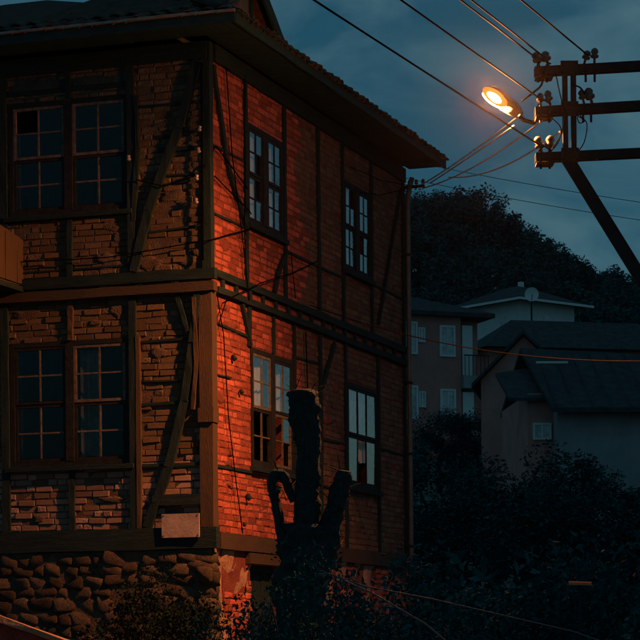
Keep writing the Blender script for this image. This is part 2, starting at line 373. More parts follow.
# --- timbers
def tb(name, mt, *a, j=.006):
    return MB().box(*a, j).build(name, M[mt], house)
def fpost(x0, x1, z0, z1, d=.045, mt='timber'): # front post
    mb = MB(); mb.beam(((x0 + x1) / 2, -d / 2 + .02, z0), ((x0 + x1) / 2, -d / 2 + .02, z1), x1 - x0, d + .04, (0, -1, 0), 7, .006); return mb.build('timber_post', M[mt], house)
def spost(y0, y1, z0, z1, d=.04, mt='timber'):
    mb = MB(); mb.beam((d / 2 - .02, (y0 + y1) / 2, z0), (d / 2 - .02, (y0 + y1) / 2, z1), y1 - y0, d + .04, (1, 0, 0), 7, .005); return mb.build('timber_post', M[mt], house)
def fbar(x0, x1, z, h, d=.04, mt='timber_h', name='timber_rail', dz=0):
    mb = MB(); mb.beam((x0, -d / 2 + .02, z), (x1, -d / 2 + .02, z + dz), h, d + .04, (0, -1, 0), max(2, int((x1 - x0) / .3)), .005); return mb.build(name, M[mt], house)
def sbar(y0, y1, z, h, d=.04, mt='timber_h', name='timber_rail', dz=0):
    mb = MB(); mb.beam((d / 2 - .02, y0, z), (d / 2 - .02, y1, z + dz), h, d + .04, (1, 0, 0), max(2, int((y1 - y0) / .3)), .005); return mb.build(name, M[mt], house)
# corner posts
mb = MB(); mb.beam((-.042, .03, 2.98), (-.042, .03, 5.70), .155, .155, (0, -1, 0), 9, .004); mb.build('corner_post', M['timber_pale'], house)
mb = MB(); mb.beam((-.022, .022, 5.90), (-.022, .022, 8.44), .105, .105, (0, -1, 0), 9, .004); mb.build('corner_post', M['timber'], house)
tb('timber_block', 'timber_pale', -.13, .055, -.07, .10, 4.20, 4.36)
for x0, x1 in ((-.97, -.885), (-2.56, -2.47)): fpost(x0, x1, 3.03, 5.67); fpost(x0, x1, 5.92, 8.44)
fpost(-.885, -.835, 3.03, 5.2, .05, 'timber_pale')
fpost(-1.725, -1.66, 3.03, 3.78, .04, 'timber'); fpost(-1.725, -1.66, 5.2, 5.67, .04, 'timber_pale'); fpost(-1.725, -1.66, 5.92, 6.64, .04); fpost(-1.725, -1.66, 7.94, 8.44, .04)
for z0, z1, d, mt in ((2.80, 3.04, .075, 'timber_h'), (5.80, 5.92, .05, 'timber_h'), (5.66, 5.765, .085, 'timber_pale_h'), (8.25, 8.44, .05, 'timber_h')):
    fbar(-7.9, .075 if z0 < 8 else .0, (z0 + z1) / 2, z1 - z0, d, mt, 'beam')
for z0, z1, d, mt in ((2.80, 2.985, .06, 'timber_pale_h'), (5.84, 5.925, .05, 'timber_h'), (5.66, 5.735, .065, 'timber_h'), (8.25, 8.44, .05, 'timber_h')):
    sbar(.12, 7.5, (z0 + z1) / 2, z1 - z0, d, mt, 'beam')
for k in range(17): sbar(.30 + k * .44, .38 + k * .44, 5.787, .11, .035, 'timber_h', 'joist_end')
for k in range(8): fbar(-.45 - k * .44, -.36 - k * .44, 5.783, .035, .035, 'timber_h', 'joist_end')
for y in (.02,): pass
for y0, y1, z0, z1 in ((1.10, 1.19, 5.92, 8.44), (2.43, 2.52, 5.92, 8.44), (4.68, 4.77, 5.92, 8.44), (5.91, 6.0, 5.92, 8.44), (3.70, 3.78, 5.92, 8.44), (3.70, 3.79, 2.98, 5.66), (1.16, 1.25, 5.19, 5.66), (2.73, 2.81, 2.98, 5.66), (4.73, 4.81, 2.98, 5.66), (6.15, 6.23, 2.98, 5.66), (7.38, 7.49, 2.98, 8.44), (2.0, 2.06, 5.2, 5.66)):
    spost(y0, y1, z0, z1, .03)
# braces (front)
def fbrace(pts, w, d=.06, mt='timber'):
    mb = MB()
    for (xa, za), (xb, zb) in zip(pts, pts[1:]): mb.beam((xa, -.025, za), (xb, -.025, zb), w, d, (0, -1, 0), 4, .006)
    return mb.build('brace', M[mt], house)
fbrace([(-.10, 8.24), (-.34, 7.5), (-.72, 6.6), (-.90, 5.93)], .10)
fbrace([(-.13, 5.66), (-.20, 5.1), (-.30, 4.45)], .085); fbrace([(-.30, 4.47), (-.50, 3.72), (-.77, 3.05)], .10)
fbrace([(-.17, 5.6), (-.15, 4.9), (-.20, 4.35)], .045, .075, 'timber_pale')
fbrace([(-.38, 5.63), (-.25, 5.22)], .05); fbrace([(-.9, 6.5), (-.84, 7.3), (-.86, 7.9)], .045)
def sbrace(pts, w, d=.05):
    mb = MB()
    for (ya, za), (yb, zb) in zip(pts, pts[1:]): mb.beam((.02, ya, za), (.02, yb, zb), w, d, (1, 0, 0), 4, .005)
    return mb.build('brace', M['timber'], house)
sbrace([(.10, 8.2), (.5, 7.2), (.75, 6.9), (1.15, 6.55)], .07); sbrace([(2.5, 6.5), (2.2, 6.2), (2.05, 5.93)], .07); sbrace([(.95, 5.65), (1.22, 5.2)], .05)
sbrace([(3.74, 5.0), (3.62, 4.6), (3.4, 3.9), (2.85, 3.0)], .08); sbrace([(4.3, 5.6), (3.8, 5.0)], .06); sbrace([(6.2, 6.1), (7.3, 8.1)], .05)
# laths (front)
for x0, x1, z, h, dz in ((-.88, -.2, 5.13, .03, .02), (-.88, -.32, 4.43, .035, .01), (-.88, -.13, 3.745, .035, .0), (-.88, -.34, 4.70, .02, -.02), (-.7, -.12, 3.35, .12, .0), (-.6, -.08, 7.28, .05, -.02), (-.62, -.08, 7.42, .035, .03), (-.55, -.08, 6.98, .03, .0), (-2.46, -.96, 6.0, .02, .01), (-.88, -.08, 6.35, .02, .05), (-.88, -.08, 7.78, .03, .0), (-2.46, -.96, 8.05, .06, 0)):
    fbar(x0, x1, z, h, .025 if h < .1 else .05, 'timber_h', 'lath', dz)
for y0, y1, z, h, dz in ((.1, 1.25, 5.33, .025, -.03), (.1, 1.25, 3.73, .035, .0), (.1, 1.2, 6.55, .03, .0), (2.8, 3.7, 5.25, .025, .02), (3.8, 4.75, 4.34, .03, .0), (2.82, 3.7, 4.5, .025, .02), (.1, .6, 4.75, .02, .01), (2.5, 4.7, 6.5, .03, 0), (6.0, 7.4, 6.6, .03, 0), (6.2, 7.4, 4.4, .03, 0), (2.8, 4.75, 3.74, .03, 0), (.1, 1.1, 7.3, .025, .02)):
    sbar(y0, y1, z, h, .022, 'timber_h', 'lath', dz)
for y, z, r in ((.62, 4.98, .045), (.85, 4.62, .035), (1.05, 3.42, .05), (2.2, 3.3, .03), (.9, 3.1, .03)):
    mb = MB(); mb.tube([(.03, y, z - r * .3), (.045, y + .01, z), (.03, y, z + r)], [r * .5, r * .8, r * .4], 8, .3); mb.build('putlog_stub', M['timber'], house)

# plaster left on the upper panels
def panel(face, a0, a1, z0, z1, d):
    m = MB(); nu = max(2, int((a1 - a0) / .1)); nv = max(2, int((z1 - z0) / .1))
    for j in range(nv + 1):
        for i in range(nu + 1):
            a = a0 + (a1 - a0) * i / nu; z = z0 + (z1 - z0) * j / nv; dd = d + .010 * noise.noise(Vector((a * 2.7, z * 2.7, 1)))
            e = (j in (0, nv)) or (i in (0, nu)); dd = dd - (.03 if e else 0)
            if j == 0: z += .05 * noise.noise(Vector((a * 6, 0, 5)))
            m.v.append((a, -dd, z) if face == 'f' else (dd, a, z))
    m.f = [(j * (nu + 1) + i, j * (nu + 1) + i + 1, (j + 1) * (nu + 1) + i + 1, (j + 1) * (nu + 1) + i) for j in range(nv) for i in range(nu)]
    return m.build('plaster_panel', M['greyplaster'], front_wall if face == 'f' else side_wall, True)
panel('f', -2.46, -.97, 7.96, 8.26, .026)
# mortar smeared over the bricks in uneven patches
def smear(face, a, z, ra, rz, seed):
    r = random.Random(seed); m = MB(); d0 = .015; n = 26; d1 = d0 + r.uniform(.0, .004)
    for q, kk in ((0, 1.0), (1, .8), (2, .45)):
        for i in range(n):
            an = 2 * math.pi * i / n; u = Vector((math.cos(an), math.sin(an), seed * 1.7)); k2 = (1 + .55 * noise.noise(u * 1.1) + .38 * noise.noise(u * 3.3)) * kk
            p = (a + ra * u.x * k2, z + rz * u.y * k2, (-.004, d0, d1)[q])
            m.v.append((p[0], -p[2], p[1]) if face == 'f' else (p[2], p[0], p[1]))
    for q in range(2):
        for i in range(n): i2 = (i + 1) % n; m.f.append((q * n + i, q * n + i2, (q + 1) * n + i2, (q + 1) * n + i))
    m.f.append(tuple(2 * n + i for i in range(n)))
    return m.build('mortar_patch', M['mortar_front'] if face == 'f' else M['mortar'], front_wall if face == 'f' else side_wall, True)
pr_ = random.Random(33)
for k in range(26):
    a, z = (pr_.uniform(-.85, -.15), pr_.choice((pr_.uniform(3.1, 5.6), pr_.uniform(6.0, 7.6)))) if k < 15 else (pr_.uniform(-2.4, -1.0), pr_.choice((pr_.uniform(3.1, 3.7), pr_.uniform(5.25, 5.6), pr_.uniform(6.0, 6.55))))
    smear('f', a, z, pr_.uniform(.06, .20), pr_.uniform(.03, .085), k + 1)
for k in range(22):
    a, z = (pr_.uniform(.15, 1.05), pr_.choice((pr_.uniform(3.1, 5.6), pr_.uniform(6.0, 7.0)))) if k < 13 else (pr_.uniform(2.9, 4.6), pr_.uniform(3.1, 5.5))
    smear('s', a, z, pr_.uniform(.08, .26), pr_.uniform(.03, .09), k + 50)

# --- windows in a canonical frame: x across, outward -y, z up from the sill
def window(W_, H_, layout, glassy, curt=(), seed=0, bar='bar', cmat='curtain', gone=None):
    r = random.Random(seed); fr = .055
    mb = MB(); mb.box(0, fr, -.018, .07, 0, H_); mb.box(W_ - fr, W_, -.018, .07, 0, H_); mb.box(fr, W_ - fr, -.018, .07, 0, fr); mb.box(fr, W_ - fr, -.018, .07, H_ - fr, H_)
    win = mb.build('window', M['frame'], house)
    MB().box(-.05, W_ + .05, -.075, .05, -.055, -.002, .003).build('sill', M['timber_h'], win)
    nl, rows, pc, pr, mull = layout
    if nl == 2: MB().box(W_ / 2 - mull / 2, W_ / 2 + mull / 2, -.022, .06, fr, H_ - fr, .002).build('mullion', M['frame'], win)
    lw = (W_ - 2 * fr - (mull if nl == 2 else 0)) / nl
    for li in range(nl):
        x0 = fr + li * (lw + mull); hh = (H_ - 2 * fr) / rows
        for ri in range(rows):
            z0 = fr + ri * hh; s = .032; y0 = -.004 if ri == 0 else -.012
            a, b, c, d = x0 + .003, x0 + lw - .003, z0 + .003, z0 + hh - .003
            mb = MB(); mb.box(a, a + s, y0, y0 + .035, c, d); mb.box(b - s, b, y0, y0 + .035, c, d); mb.box(a + s, b - s, y0, y0 + .035, c, c + s); mb.box(a + s, b - s, y0, y0 + .035, d - s, d)
            mb.build('sash', M['frame'] if r.random() < .6 else M[bar], win)
            pw = (b - a - 2 * s) / pc; ph = (d - c - 2 * s) / pr
            for i in range(1, pc): MB().box(a + s + i * pw - .009, a + s + i * pw + .009, y0 - .002, y0 + .018, c + s, d - s, .0015).build('glazing_bar', M[bar], win)
            for i in range(1, pr): MB().box(a + s, b - s, y0 + .001, y0 + .016, c + s + i * ph - .009, c + s + i * ph + .009, .0015).build('glazing_bar', M[bar], win)
            for i in range(pc):
                for k in range(pr):
                    if r.random() < glassy and not (gone and gone(li, ri, i, k)):
                        o = link('pane', PANE, win, (a + s + (i + .5) * pw, y0 + .007, c + s + (k + .5) * ph), (r.uniform(-.012, .012), 0, r.uniform(-.015, .015)), (pw - .01, 1, ph - .01))
    for cx0, cx1, cz0, cz1 in curt:
        mb = MB(); n = 26; ph0 = r.uniform(0, 6)
        for i in range(n + 1):
            u = cx0 + (cx1 - cx0) * i / n; dy = .13 + .018 * math.sin(u * 62 + ph0) + .01 * math.sin(u * 23 + ph0)
            lo = cz0 + .03 * noise.noise(Vector((u * 6, ph0, 0)))
            mb.v += [(u, dy, lo), (u, dy + .004 * math.sin(u * 40), cz1), (u, dy + .004, lo), (u, dy + .008, cz1)]
        for i in range(n): o = 4 * i; mb.f += [(o, o + 4, o + 5, o + 1), (o + 2, o + 3, o + 7, o + 6)]
        mb.build('curtain', M[cmat], win, True)
    return win
PANE = MB().box(-.5, .5, -.0015, .0015, -.5, .5).mesh('pane', M['glass'])
for i, (a, b, c, d) in enumerate(FW + FW2):
    H_ = d - c; Wd = b - a
    w = window(Wd, H_, (2, 2, 2, 2, .10), .85, [(Wd / 2 + .08, Wd / 2 + .33, .1, H_ - .1)] if i % 2 else [], 11 + i, 'bar', 'lace'); w.location = (a, .0, c)
for i, (a, b, c, d) in enumerate(SW):
    H_ = d - c; Wd = b - a
    if i in (0, 1): cu = [(.07, Wd / 2 - .02, .06, H_ - .06), (Wd / 2 + .02, Wd - .07, .06, H_ - .06)]
    elif i == 2: cu = [(.07, Wd / 2 - .05, H_ * .5, H_ - .06), (Wd / 2 + .05, Wd - .09, H_ * .5, H_ - .06)]
    else: cu = [(.06, Wd * .33, .30, H_ - .06), (Wd * .36, Wd * .62, H_ * .56, H_ - .06), (Wd * .68, Wd - .06, .38, H_ - .06)]
    w = window(Wd, H_, (1, 2, 3, 1, .1) if i == 3 else (2, 2, 2, 2, .17 if i < 2 else .12), .95, cu, 30 + i, 'frame' if i != 2 else 'bar', 'curtain', {2: lambda l, rw, i_, k_: rw == 0 and (l == 0 or k_ == 0), 3: lambda l, rw, i_, k_: rw == 0 and i_ == 1}.get(i))
    w.location = (0, a, c); w.rotation_euler = (0, 0, math.radians(90))

# --- projecting boarded box (left), sloping top
m = MB(); m.add([(-3.6, -.76, 5.84), (-2.31, -.76, 5.84), (-2.31, -.0, 5.86), (-3.6, -.0, 5.86), (-3.6, -.76, 6.50), (-2.31, -.76, 6.50), (-2.31, -.0, 6.40), (-3.6, -.0, 6.40)], [(3, 2, 1, 0), (4, 5, 6, 7), (0, 1, 5, 4), (2, 3, 7, 6), (3, 0, 4, 7), (1, 2, 6, 5)])
pb = m.build('projecting_box', M['timber_pale'], house)
for k in range(5): MB().box(-2.308, -.2285 * 10 - .003 * (k % 2), -.755 + k * .15, -.61 + k * .15, 5.87, 6.44 - .014 * k, .003).build('board', M['timber_pale'], pb)
MB().box(-3.62, -2.27, -.79, .0, 5.78, 5.838).build('bottom_rail', M['timber_h'], pb)
# --- plate, insulators, cables on the walls
MB().box(-.565, -.115, -.105, -.085, 2.925, 3.19).build('sign_plate', M['plate'], house)
sp_ = [c for c in house.children if c.name.startswith('sign_plate')][0]
for sx in (-.545, -.135):
    for sz in (2.945, 3.17): MB().tube([(sx, -.104, sz), (sx, -.110, sz)], .008, 8).build('screw', M['rust'], sp_)
kn = MB(); kn.tube([(0, 0, -.032), (0, 0, -.02), (0, 0, -.006), (0, 0, .004), (0, 0, .018), (0, 0, .032)], [.014, .027, .024, .014, .026, .016], 10)
knm = kn.mesh('porcelain_insulator', M['porcelain'], True)
for x, z in ((-.07, 7.46), (-.085, 7.22), (-.11, 6.92), (-.12, 6.66), (-.93, 7.20)): link('porcelain_insulator', knm, house, (x, -.085, z), (0, rnd.uniform(-.2, .2), 0))
def wcable(pts, r=.007, n=6, mt='cable'):
    P = []
    for p, q in zip(pts, pts[1:]): P += [Vector(p).lerp(Vector(q), i / 6) for i in range(6)]
    P.append(Vector(pts[-1])); P = [p + Vector((0, 0, .006 * noise.noise(p * 3))) for p in P]
    return MB().tube(P, r, n).build('wall_cable', M[mt], house, True)
wcable([(-2.5, -.075, 6.12), (-1.2, -.08, 6.1), (.06, -.08, 6.22), (.07, .6, 6.40), (.06, 1.3, 6.58)])
wcable([(.045, .45, 8.3), (.045, .62, 7.3), (.06, .95, 6.2), (.075, 1.05, 5.7)]); wcable([(.045, .1, 5.64), (.05, .28, 5.2), (.045, .42, 4.3), (.05, .62, 3.6), (.06, .8, 3.0)])
wcable([(.05, .05, 6.95), (.06, 1.1, 6.75), (.055, 1.2, 6.72)]); wcable([(.06, .1, 5.3), (.08, .3, 5.6), (.09, 1.4, 5.95), (.06, 2.6, 6.25), (.05, 3.6, 6.55)])
wcable([(-.85, -.075, 6.95), (-.5, -.085, 6.85), (-.08, -.085, 6.95), (.05, .1, 7.3), (.05, 1.1, 7.0)]); wcable([(-.045, -.075, 8.2), (-.05, -.075, 6.0)], .012)
wcable([(.05, 1.05, 8.3), (.05, .98, 6.4), (.05, 1.02, 5.95)], .006); wcable([(.05, 3.1, 5.6), (.05, 3.2, 4.2), (.05, 3.16, 3.0)], .008); wcable([(.06, 2.55, 6.5), (.06, 2.7, 5.95)], .006)
wcable([(.25, 7.35, 8.15), (.10, 6.2, 8.03), (.06, 4.9, 7.98)], .006); wcable([(.25, 7.35, 8.15), (.12, 6.0, 7.80), (.06, 5.3, 7.72)], .006)
# --- downpipe
m = MB(); m.tube([(.16, 7.42, 8.3), (.11, 7.42, 8.1), (.09, 7.42, 7.9), (.09, 7.42, 3.2), (.09, 7.42, .05)], .036, 10); dp = m.build('downpipe', M['zinc'], house, True)
for z in (7.2, 5.4, 4.4, 3.1): MB().box(-.02, .135, 7.375, 7.465, z, z + .03).build('pipe_clip', M['steel'], dp)

# --- roof: hipped, wide boarded soffit, curved tiles along the eaves
OV = .5; EZ = 8.60; SL = .385; YB = SY1 + .4; XL = FX0 - OV; X1 = OV; Y0 = -OV
ym = (Y0 + YB) / 2; rh = EZ + SL * (ym - Y0)
e = [(X1, Y0, EZ), (X1, YB, EZ), (XL, YB, EZ), (XL, Y0, EZ)]; r1 = (X1 - (ym - Y0), ym, rh); r2 = (XL + (ym - Y0), ym, rh)
m = MB(); m.add(e + [r1, r2], [(3, 0, 4, 5), (0, 1, 4), (1, 2, 5, 4), (2, 3, 5)]); 
m.add([(a, b, c - .03) for a, b, c in e] + [(r1[0], r1[1], rh - .06), (r2[0], r2[1], rh - .06)], [(5, 4, 0, 3), (4, 1, 0), (4, 5, 2, 1), (5, 3, 2)])
roof = m.build('roof', M['tile'], house)
# soffit boards run out from the wall
nb = 0; x = X1 - .02
while x > -4.2:
    w = rnd.uniform(.13, .17); MB().box(x - w, x, Y0 + .03, .02, EZ - .085 + rnd.uniform(-.004, .004), EZ - .06).build('soffit_board', M['soffit'], roof); x -= w + .006
y = .03
while y < YB - .1:
    w = rnd.uniform(.13, .17); MB().box(-.02, X1 - .03, y, min(y + w, YB - .02), EZ - .085 + rnd.uniform(-.004, .004), EZ - .06).build('soffit_board', M['soffit'], roof); y += w + .006
MB().box(XL, -4.2, Y0 + .03, .02, EZ - .085, EZ - .06).build('soffit_board', M['soffit'], roof)
fa = MB(); fa.beam((X1 + .012, Y0 + .0, EZ - .055), (X1 + .012, YB, EZ - .055), .11, .024, (1, 0, 0), 16, .006); fa.build('fascia_board', M['soffit'], roof)
fa = MB(); fa.beam((XL, Y0 - .012, EZ - .055), (X1 + .02, Y0 - .012, EZ - .055), .11, .024, (0, -1, 0), 16, .006); fa.build('fascia_board', M['soffit'], roof)
fa = MB(); fa.beam((XL, Y0 - .035, EZ + .012), (X1 + .03, Y0 - .035, EZ + .012), .022, .07, (0, -1, 0), 24, .006); fa.build('eave_flashing', M['flashing'], roof)
fa = MB(); fa.beam((X1 + .035, Y0 - .02, EZ + .012), (X1 + .035, YB, EZ + .012), .018, .06, (1, 0, 0), 24, .006); fa.build('eave_flashing', M['soffit'], roof)
# curved tile, runs up-slope along +y, 0.4 long
t = MB(); ns = 7
for k, (yy, rr) in enumerate(((0, .088), (.40, .070))):
    for q in range(ns):
        an = math.pi * q / (ns - 1)
        t.v.append((rr * math.cos(an), yy, rr * math.sin(an) * .85)); 
    for q in range(ns):
        an = math.pi * q / (ns - 1)
        t.v.append(((rr - .016) * math.cos(an), yy, (rr - .016) * math.sin(an) * .85))
for q in range(ns - 1): t.f += [(q, q + 1, 2 * ns + q + 1, 2 * ns + q), (ns + q + 1, ns + q, 3 * ns + q, 3 * ns + q + 1), (q + 1, q, ns + q, ns + q + 1)]
tm = t.mesh('roof_tile', M['tile'], False); at_ = math.atan(SL)
for row in range(3):
    y = Y0 + .1
    while y < YB - .1 - row * .3:
        d = -.05 + row * .33 + rnd.uniform(-.02, .02)
        if y > Y0 + d: link('roof_tile', tm, roof, (X1 - d, y, EZ + SL * d - .005 + row * .012 + rnd.uniform(-.012, .012)), (at_ + rnd.uniform(-.05, .05), 0, math.radians(90) + rnd.uniform(-.07, .07)))
        y += .205
    x = X1 - .1
    while x > -3.4:
        d = -.03 + row * .33 + rnd.uniform(-.02, .02)
        if x < X1 - d and row < 2: link('roof_tile', tm, roof, (x, Y0 + d, EZ + SL * d - .005 + row * .012 + rnd.uniform(-.008, .008)), (at_ + rnd.uniform(-.04, .04), 0, rnd.uniform(-.05, .05)))
        x -= .205
# --- gabled dormer above the corner
yL, yR, ya, za, zb = -.32, 1.95, .80, 9.42, 8.66
m = MB(); x0, x1 = -1.9, .26
m.add([(x1, yL, zb), (x1, ya, za), (x1, yR, zb), (x0 - .6, yL, zb), (x0 + .7, ya, za), (x0 - .6, yR, zb)] + [(x1, yL, zb - .05), (x1, ya, za - .05), (x1, yR, zb - .05)], [(0, 1, 4, 3), (1, 2, 5, 4), (3, 4, 5), (0, 6, 7, 1), (1, 7, 8, 2)])
dorm = m.build('dormer', M['tile'], house)
m = MB(); m.add([(.12, yL + .2, zb - .1), (.12, yR - .2, zb - .1), (.12, ya, za - .09)], [(0, 1, 2)]); m.add([(-.6, yL + .2, zb - .1), (-.6, yR - .2, zb - .1), (-.6, ya, za - .09)], [(2, 1, 0)]); m.build('gable_board', M['dormer'], dorm)
for a, b in (((ya, za), (yR + .06, zb - .04)), ((ya, za), (yL - .03, zb - .03))):
    mb = MB(); mb.beam((x1 + .02, a[0], a[1] - .03), (x1 + .02, b[0], b[1] - .03), .13, .035, (1, 0, 0), 6, .004); mb.build('bargeboard', M['soffit'], dorm)
MB().box(.10, .2, .28, .42, zb - .1, 9.2).build('dormer_post', M['soffit'], dorm); MB().box(.122, .16, 1.0, 1.06, zb - .1, 9.2).build('dormer_post', M['soffit'], dorm)

# ------------------------------------------------------------------ utility pole with brackets
PY = 24.0; PX = 4.15
pole = thing('utility_pole', 'dark steel utility pole bracket with three crossarms and a slanting strut', 'utility pole', (PX, PY, 0))
def pl(p): return (p[0] - 4.15, p[1] - 24.0, p[2])
m = MB(); m.tube([(0, 0, 0), (0, 0, 4), (0, 0, 8.3)], [.17, .15, .12], 14); m.build('pole', M['concrete'], pole, True)
def arm(z0, z1, x0=2.22, x1=4.5):
    m = MB(); dz = (z1 - z0)
    for yy in (-.05, .05):
        m.beam((x0 - 4.15, yy, z0), (x1 - 4.15, yy, z0 + dz * (x1 - x0)), .086, .035, (0, -1, 0), 4, .002)
    o = m.build('crossarm', M['steel'], pole)
    for k in range(4): xk = x0 + .12 + k * .52; MB().box(xk - 4.15 - .02, xk - 4.15 + .02, -.03, .03, z0 + dz * (xk - x0) - .04, z0 + dz * (xk - x0) + .04).build('spacer', M['steel'], o)
    return o
ZA = [(7.455, 7.50), (7.05, 7.10), (6.585, 6.625)]
for a, b in ZA: arm(a, b)
for xx in (2.515, 2.60): 
    m = MB(); m.beam((xx - 4.15, -.105 if xx < 2.55 else -.10, 7.50), (xx - 4.15, -.105 if xx < 2.55 else -.10, 6.50), .052, .05, (0, -1, 0), 3, .001); m.build('upright', M['steel'], pole)
m = MB(); m.beam((2.53 - 4.15, -.1, 6.56), (4.10 - 4.15, -.1, 3.95), .125, .06, (0, -1, 0), 5, .002); m.build('strut', M['steel'], pole)
ins = MB(); ins.tube([(0, 0, -.06), (0, 0, 0), (0, 0, .012), (0, 0, .035), (0, 0, .045), (0, 0, .075), (0, 0, .10), (0, 0, .115)], [.014, .014, .046, .05, .032, .046, .034, .014], 12)
insm = ins.mesh('insulator', M['insulator'], True)
for (z0, z1), xs_ in zip(ZA, ((2.25, 2.34, 2.73, 2.82), (2.27, 2.36, 2.70, 2.78), (2.27, 2.36))):
    for xk in xs_: link('insulator', insm, pole, (xk - 4.15, -.06 + rnd.uniform(-.02, .02), z0 + .085 + (z1 - z0) * (xk - 2.22)), (rnd.uniform(-.3, .3), rnd.uniform(-.35, .35), 0), (rnd.uniform(.75, 1.05),) * 2 + (rnd.uniform(.75, 1.1),))
    for xk in xs_: MB().tube([(xk - 4.15, -.06, z0 - .12), (xk - 4.15, -.06, z0 + .06)], .012, 6).build('insulator_pin', M['steel'], pole)
for (z0, z1) in ZA:      # bolted clamp plates where the uprights cross the arms, and bolt heads
    cl_ = MB(); cl_.box(2.47 - 4.15, 2.645 - 4.15, -.145, -.131, z0 - .07, z0 + .075, .002); cp = cl_.build('clamp_plate', M['rust'], pole)
    for bx in (2.49, 2.625):
        for bz in (-.045, .05): MB().tube([(bx - 4.15, -.145, z0 + bz), (bx - 4.15, -.165, z0 + bz)], .011, 6).build('bolt', M['steel'], cp)
    MB().box(2.225 - 4.15, 2.40 - 4.15, -.09, .09, z0 - .075, z0 - .055, .003).build('end_bracket', M['rust'], pole)
    MB().tube([(2.24 - 4.15, -.07, z0 + .05), (2.3 - 4.15, -.10, z0 + .10), (2.38 - 4.15, -.08, z0 + .06)], .008, 5).build('tie_wire', M['cable'], pole)
def jumper(pts, r=.008):
    P = []; V = [Vector(p) for p in pts]
    for i in range(len(V) - 1):
        p0, p1, p2, p3 = V[max(i - 1, 0)], V[i], V[i + 1], V[min(i + 2, len(V) - 1)]
        for k in range(8):
            t = k / 8; P.append(.5 * ((2 * p1) + (p2 - p0) * t + (2 * p0 - 5 * p1 + 4 * p2 - p3) * t * t + (3 * p1 - p0 - 3 * p2 + p3) * t ** 3))
    P.append(V[-1]); return MB().tube([pl(p) for p in P], r, 6).build('jumper_wire', M['cable'], pole, True)
jumper([(2.30, 23.9, 7.42), (2.28, 23.88, 7.30), (2.20, 23.86, 7.22), (2.08, 23.9, 7.14)], .011)
jumper([(2.72, 23.9, 7.2), (2.66, 23.85, 7.26), (2.58, 23.82, 7.28)], .009)
jumper([(2.42, 23.88, 7.42), (2.46, 23.85, 7.2), (2.50, 23.82, 7.0), (2.47, 23.82, 6.8), (2.38, 23.86, 6.66)], .006)
jumper([(2.62, 23.85, 6.98), (2.72, 23.82, 6.90), (2.70, 23.82, 6.72), (2.64, 23.84, 6.62)], .006)
jumper([(2.34, 23.9, 7.0), (2.46, 23.83, 6.86), (2.44, 23.83, 6.72), (2.36, 23.88, 6.62)], .006)
jumper([(2.66, 23.86, 6.98), (2.70, 23.84, 6.92), (2.65, 23.83, 6.90), (2.63, 23.85, 6.96)], .006)

# ------------------------------------------------------------------ street lamp head on its short arm
LP = Vector((1.857, 24.14, 7.21)); n_ax = Vector((-.40, -.42, -.82)).normalized()         # the way the lamp faces
tipdir = Vector((-.70, -.30, .575)); tipdir = (tipdir - n_ax * tipdir.dot(n_ax)).normalized(); side_ax = n_ax.cross(tipdir)
lamp = thing('street_lamp', 'glowing orange sodium street lamp head on a short curved arm', 'street lamp', LP)
def LQ(a, b, c): return tuple(tipdir * a + side_ax * b + n_ax * c)
m = MB(); N1 = 20; rings = [(.0, 1.0, 1.0), (-.035, .97, .97), (-.075, .80, .82), (-.105, .5, .5), (-.115, .12, .12)]
for c, ka, kb in rings:
    for k in range(N1):
        an = 2 * math.pi * k / N1; aa = math.cos(an); taper = 1 - .22 * (1 - aa) / 2
        m.v.append(LQ(-.055 + .235 * aa * ka, .105 * math.sin(an) * kb * taper, c))
for i in range(len(rings) - 1):
    for k in range(N1): m.f.append((i * N1 + k, i * N1 + (k + 1) % N1, (i + 1) * N1 + (k + 1) % N1, (i + 1) * N1 + k))
m.f.append(tuple(4 * N1 + k for k in range(N1)))
o = len(m.v)      # tray closing the rear half underneath
for k in range(N1):
    an = 2 * math.pi * k / N1; m.v.append(LQ(-.055 + .225 * math.cos(an), .10 * math.sin(an), -.012))
m.f.append(tuple(o + k for k in range(N1)))
m.build('housing', M['lampshell'], lamp, True)
m = MB(); rr = [(.002, 1), (.007, .90), (.011, .62), (.013, .2)]
for c, kk in rr:
    for k in range(16):
        an = 2 * math.pi * k / 16; m.v.append(LQ(.050 + .086 * math.cos(an) * kk, .048 * math.sin(an) * kk, c))
for i in range(3):
    for k in range(16): m.f.append((i * 16 + k, i * 16 + (k + 1) % 16, (i + 1) * 16 + (k + 1) % 16, (i + 1) * 16 + k))
m.f.append(tuple(48 + k for k in range(16))); m.f.append(tuple(reversed(range(16))))
m.build('lamp_bowl', emit_mat('sodium', (1.0, .29, .075), LAMP_POWER), lamp)
m = MB()      # glowing ring added round the bowl, stands in for its orange halo
for c, ka in ((-.012, 1.0), (.004, .97), (.006, .55)):
    for k in range(20):
        an = 2 * math.pi * k / 20; m.v.append(LQ(.040 + .150 * math.cos(an) * ka, .098 * math.sin(an) * ka, c))
for i in range(2):
    for k in range(20): m.f.append((i * 20 + k, i * 20 + (k + 1) % 20, (i + 1) * 20 + (k + 1) % 20, (i + 1) * 20 + k))
m.build('halo_ring', emit_mat('halo_ring_glow', (1.0, .17, .022), 1.5), lamp)
m = MB(); ks = []      # added glowing strip at the rear, out of view, lights the service cables
for k in range(24):
    an = 2 * math.pi * k / 24; od = tipdir * math.cos(an) + side_ax * math.sin(an)
    if od.y > .35: ks.append(an)
for an in ks: m.v += [LQ(.040 + .152 * math.cos(an), .100 * math.sin(an), -.010), LQ(.040 + .150 * math.cos(an), .098 * math.sin(an), .012)]
for k in range(len(ks) - 1):
    if abs(ks[k + 1] - ks[k]) < .4: m.f.append((2 * k, 2 * k + 2, 2 * k + 3, 2 * k + 1))
